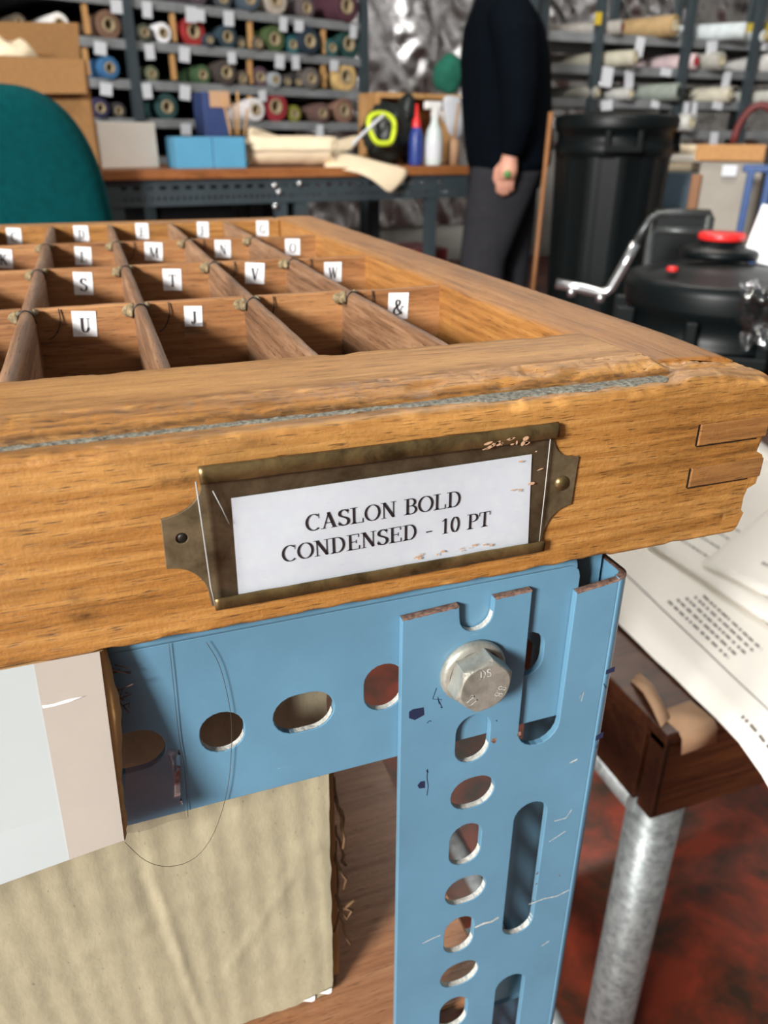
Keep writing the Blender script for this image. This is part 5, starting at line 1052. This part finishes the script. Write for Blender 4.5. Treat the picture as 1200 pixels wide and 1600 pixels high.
MB().lathe(tc, (0, 0, 1), [(.038, hh-.006), (.040, hh-.004), (.040, hh+.003), (.036, hh+.006), (.0001, hh+.005)], 28).build('lid', 'red_plastic', tub)
rc_ = far(1052, 412, 1.44); rc_.z = zt2+.003; tag(MB().lathe(rc_, (0, 0, 1), [(.0001, .002), (.009, .002), (.010, .007), (.007, .010), (.0001, .010)], 16).build('red_disc', 'red_plastic'), 'small red plastic disc lying on the lower bin lid', 'disc')
wc = far(1200, 358, 1.56); n_ = hdir(1200); rt_ = Vector((n_.y, -n_.x, 0)); wm = Matrix((rt_, n_, Vector((0, 0, 1)))).transposed(); wa = on_plane(1168, 390, wc, n_); wt = on_plane(1168, 326, wc, n_).z
zc2 = zt2+.008; tag(MB().cbox(wa+rt_*.05+Vector((0, 0, (wt+zc2)/2-wa.z)), (.10, .03, wt-zc2), .002, wm @ Matrix.Rotation(.18, 3, 'Y')).build('white_carton', 'label_white'), 'white carton standing on the lower bin beside the red tub', 'box')
# clear plastic bag draped over the low bin's rim
m_ = MB(); rws = []
for i in range(23):
    row = []
    for j in range(19):
        px = 1157+i*4.5-(8 if 5 < j < 12 else 0)*(1-i/22); py = 438+j*5.8+6*sin(i*.9)-((i-3)*1.5 if i < 3 else 0); rr_ = 1.27-.04*sin(j*.35)+.028*noise.noise(Vector((i*.35, j*.3, 2)))+.018*noise.noise(Vector((i*.9, j*.8, 5)))
        row.append(far(px, py, rr_))
    rws.append(row)
m_.grid(rws); tag(m_.build('plastic_bag', 'bag_film', None, fix=False), 'crumpled clear plastic bag hanging over the lower bin\'s front', 'bag')

# ------------------------------------------------------------------ sack truck
st = thing('hand_trolley', far(990, 330, 2.0)*1, 'folding hand trolley with a bright silver handle in front of the tall bin', 'trolley'); st.location.z = 0
tr = 2.1
def T(px, py, dr=0): return far(px, py, tr+dr)
MB().tube([T(869, 443), T(905, 450), T(938, 458), T(948, 456), T(955, 450), T(975, 415), T(993, 380)], .0125, 10).build('handle', 'silver', st)
for px, py in ((893, 449), (938, 458)): MB().tube([T(px, py), T(px, py+14)], .011, 10).build('stub', 'silver', st)
g = T(993, 380); e2 = T(1028, 335, .02); MB().tube([g, T(1003, 362), T(1016, 343), e2, T(1060, 333, .03), T(1108, 336, .04)], .009, 8).build('tube_frame', 'dull_tube', st)
for px in (1022, 1108):
    a = T(px, 337, .04); MB().tube([a, Vector((a.x, a.y, .1))], .011, 8).build('upright', 'dull_tube', st)
a, b = T(1022, 337, .04), T(1108, 337, .04); md = (a+b)/2
for a_ in (a, b): MB().lathe(Vector((a_.x, a_.y, .085))-(b-a).normalized()*.02, (b-a), [(.0001, 0), (.08, 0), (.085, .01), (.085, .03), (.08, .04), (.0001, .04)], 22).build('wheel', 'black_plastic', st)
n_ = hdir(1065); MB().cbox(Vector((md.x, md.y, .02))-n_*.1, ((b-a).length, .22, .01), .002, Matrix((Vector((n_.y, -n_.x, 0)), n_, Vector((0, 0, 1)))).transposed()).build('toe_plate', 'dull_tube', st)
for z in (.5, .75): MB().tube([Vector((a.x, a.y, z)), Vector((b.x, b.y, z))], .009, 8).build('cross_bar', 'dull_tube', st)
# broom handle between person and tall bin
bp0, bp1 = far(861, 175, 3.2), far(853, 700, 3.05); bp1 = far(850, 217, 3.12); bp1.z = 0.02
tag(MB().tube([bp1, bp0], .009, 10).build('wooden_pole', 'orange_pole'), 'orange brown wooden pole standing between the person and the tall bin', 'pole')

# ------------------------------------------------------------------ right rack with long rolls
YR = far(1060, 110, 4.7).y; nX = Vector((0, 1, 0))
def onx(px, py, o=0): return on_plane(px, py, Vector((0, YR+o, 0)), nX)
x0, x1 = onx(838, 100).x, onx(1290, 100).x
rk = thing('long_roll_rack', Vector(((x0+x1)/2, YR+.3, 0)), 'grey steel rack with long pale rolls lying along its shelves at right', 'rack')
RZ = [onx(1060, y).z for y in (62, 110, 160, 206)]
for z in RZ:
    MB().cbox(((x0+x1)/2, YR+.3, z-.01), (x1-x0, .6, .02), .002).build('shelf', 'far_steel', rk); MB().cbox(((x0+x1)/2, YR-.006, z-.012), (x1-x0, .012, .04), .002).build('shelf_lip', 'shelf_edge', rk)
for px in (838, 925, 1062, 1168, 1290):
    x = onx(px, 100).x
    for yy in (YR-.03, YR+.62): MB().box((x, yy, 1.0), (.04, .035, 1.98)).build('upright', 'far_steel', rk)
MB().cbox(onx(935, 29, -.052), (.035, .004, .05), .001).build('yellow_label', 'yellow_plastic', rk)
LR = [(0, 850, 966, 9, (150, 146, 140), 'grey beige', (120, 30, 36)), (0, 985, 1047, 13, (170, 142, 100), 'thick tan', None), (0, 1035, 1156, 10, (196, 206, 208), 'long pale blue', None), (0, 1160, 1186, 7, (200, 208, 210), 'short pale', None), (0, 1178, 1250, 14, (190, 168, 60), 'yellow', (22, 22, 22)),
      (1, 916, 992, 10, (176, 172, 154), 'cream', None), (1, 1028, 1088, 10, (206, 184, 186), 'pinkish white', (176, 40, 52)), (1, 1092, 1127, 11, (160, 158, 150), 'grey', None), (1, 1166, 1250, 12, (206, 204, 200), 'white', None),
      (2, 845, 940, 9, (140, 140, 132), 'drab', None), (2, 944, 992, 8, (172, 172, 168), 'light grey', None), (2, 994, 1068, 11, (132, 140, 132), 'grey green', (40, 44, 42)), (2, 1085, 1150, 10, (196, 190, 172), 'cream white', None), (2, 1154, 1230, 8, (180, 180, 172), 'thin white', None),
      (3, 1050, 1096, 11, (190, 190, 184), 'short white', None)]
for i, (k, pa_, pb_, rp, col, nm, core) in enumerate(LR):
    b = onx(pb_, 100, -.05-.03*(i % 3)); a = b+Vector((-(onx(pb_, 100).x-onx(pa_, 100).x)*.82, .42, 0)); ro = (onx(pb_+rp, 100)-onx(pb_, 100)).length*.92; a.z = RZ[k]+ro+.001; b.z = RZ[k]+ro+.001
    roll_at(b, a-b, ro, ro*.42, (a-b).length, col, '%s roll lying along the %s shelf of the right rack' % (nm, ('top', 'second', 'third', 'fourth')[k]), 'rolls on the right rack', core=core or (200, 190, 160))
m_ = MB(); rws = [[onx(px, py, .06+.1*j) for j in range(5)] for px, py in ((1076, 152), (1100, 142), (1122, 132), (1150, 136), (1176, 146), (1192, 154))]; 
o = tag(m_.grid(rws).build('paper_sheet', 'sheet_white', None, fix=False), 'arched cream sheet lying over the rolls on the third shelf at right', 'paper'); s = o.modifiers.new('th', 'SOLIDIFY'); s.thickness = .002
for i, (px, py, k) in enumerate(((937, 58, 0), (1000, 68, 0), (1113, 72, 0), (1194, 58, 0), (950, 106, 1), (985, 107, 1), (1040, 118, 1), (1136, 118, 1), (950, 155, 2), (1025, 156, 2), (1073, 164, 2), (1085, 158, 2), (1122, 160, 2), (1118, 204, 3))):
    p = onx(px, py, -.022); p.z = RZ[k]-.012-(.03 if i % 3 else .0); tag(MB().cbox(p, (.05 if i % 2 else .065, .002, .085 if i % 3 else .035), .0004, Matrix.Rotation(.12*sin(i*2.2), 3, 'Y')).build('shelf_tag', 'tag_white'), 'white tag on the %s shelf of the right rack, %s from left' % (('top', 'second', 'third', 'fourth')[k], ORD[i-(0, 4, 8, 13)[k]]), 'tag', 'paper tags on the right rack')
# ------------------------------------------------------------------ clutter below the right rack
face_box('blue_crate', 'blue_grey', 1028, 270, 1092, 325, 3.75, .3, 'blue grey plastic crate between the tall bin and the framed panel', 'crate', base=.01)
cz = far(1060, 270, 3.75).z
for i, (mat, px) in enumerate((('cream_paper', 1056), ('sheet_white', 1062), ('cream_paper', 1060))):
    p = far(px, 250, 3.84); n_ = hdir(px); b = MB().cbox(Vector((p.x, p.y, cz+.018+.036*i))+n_*.06, (.17, .16, .033), .008, Matrix((Vector((n_.y, -n_.x, 0)), n_, Vector((0, 0, 1)))).transposed() @ Matrix.Rotation(.2*i-.2, 3, 'Z'))
    tag(b.build('paper_bundle', mat), '%s cream paper bundle counting up from the blue grey crate' % ORD[i], 'paper', 'paper bundles on the crate')
fp = thing('framed_panel', far(1130, 300, 3.4), 'large carton with brown taped top and grey faded front at right', 'box'); fp.location.z = 0
face_box('box_body', 'grey_panel', 1088, 250, 1186, 340, 3.42, .25, None, None, fp, base=.01); face_box('top_band', 'brown_card', 1086, 226, 1196, 252, 3.40, .28, None, None, fp)
face_box('edge_strip', 'orange_pole', 1076, 272, 1092, 338, 3.40, .02, None, None, fp, base=.01); face_box('paper_slip', 'tag_white', 1128, 258, 1152, 276, 3.405, .004, None, None, fp)
rs = far(1182, 205, 3.45); zt_ = far(1140, 226, 3.42).z; cpt = Vector((rs.x, rs.y, zt_)); n_ = hdir(1182); rt_ = Vector((n_.y, -n_.x, 0))
cl = tag(MB().tube([cpt+n_*.1+rt_*(.075*cos(a))+Vector((0, 0, .004+.13*sin(a))) for a in [pi*i/14 for i in range(15)]], .014, 10).build('red_strap', 'dark_red'), 'dark red strap arched on top of the taped carton', 'strap')
tf = thing('blue_trestle', far(1185, 300, 3.2), 'dark blue steel trestle frame at the right edge', 'trestle'); tf.location.z = 0
face_box('post', 'blue_frame', 1161, 262, 1173, 345, 3.2, .035, None, None, tf, base=.01); face_box('post', 'blue_frame', 1190, 270, 1202, 345, 3.2, .035, None, None, tf, base=.01); face_box('top_bar', 'blue_frame', 1160, 258, 1240, 270, 3.2, .04, None, None, tf)
face_box('dark_crate', 'black_plastic', 1012, 338, 1112, 402, 2.45, .3, 'dark plastic crate standing behind the hand trolley', 'crate', base=.01)
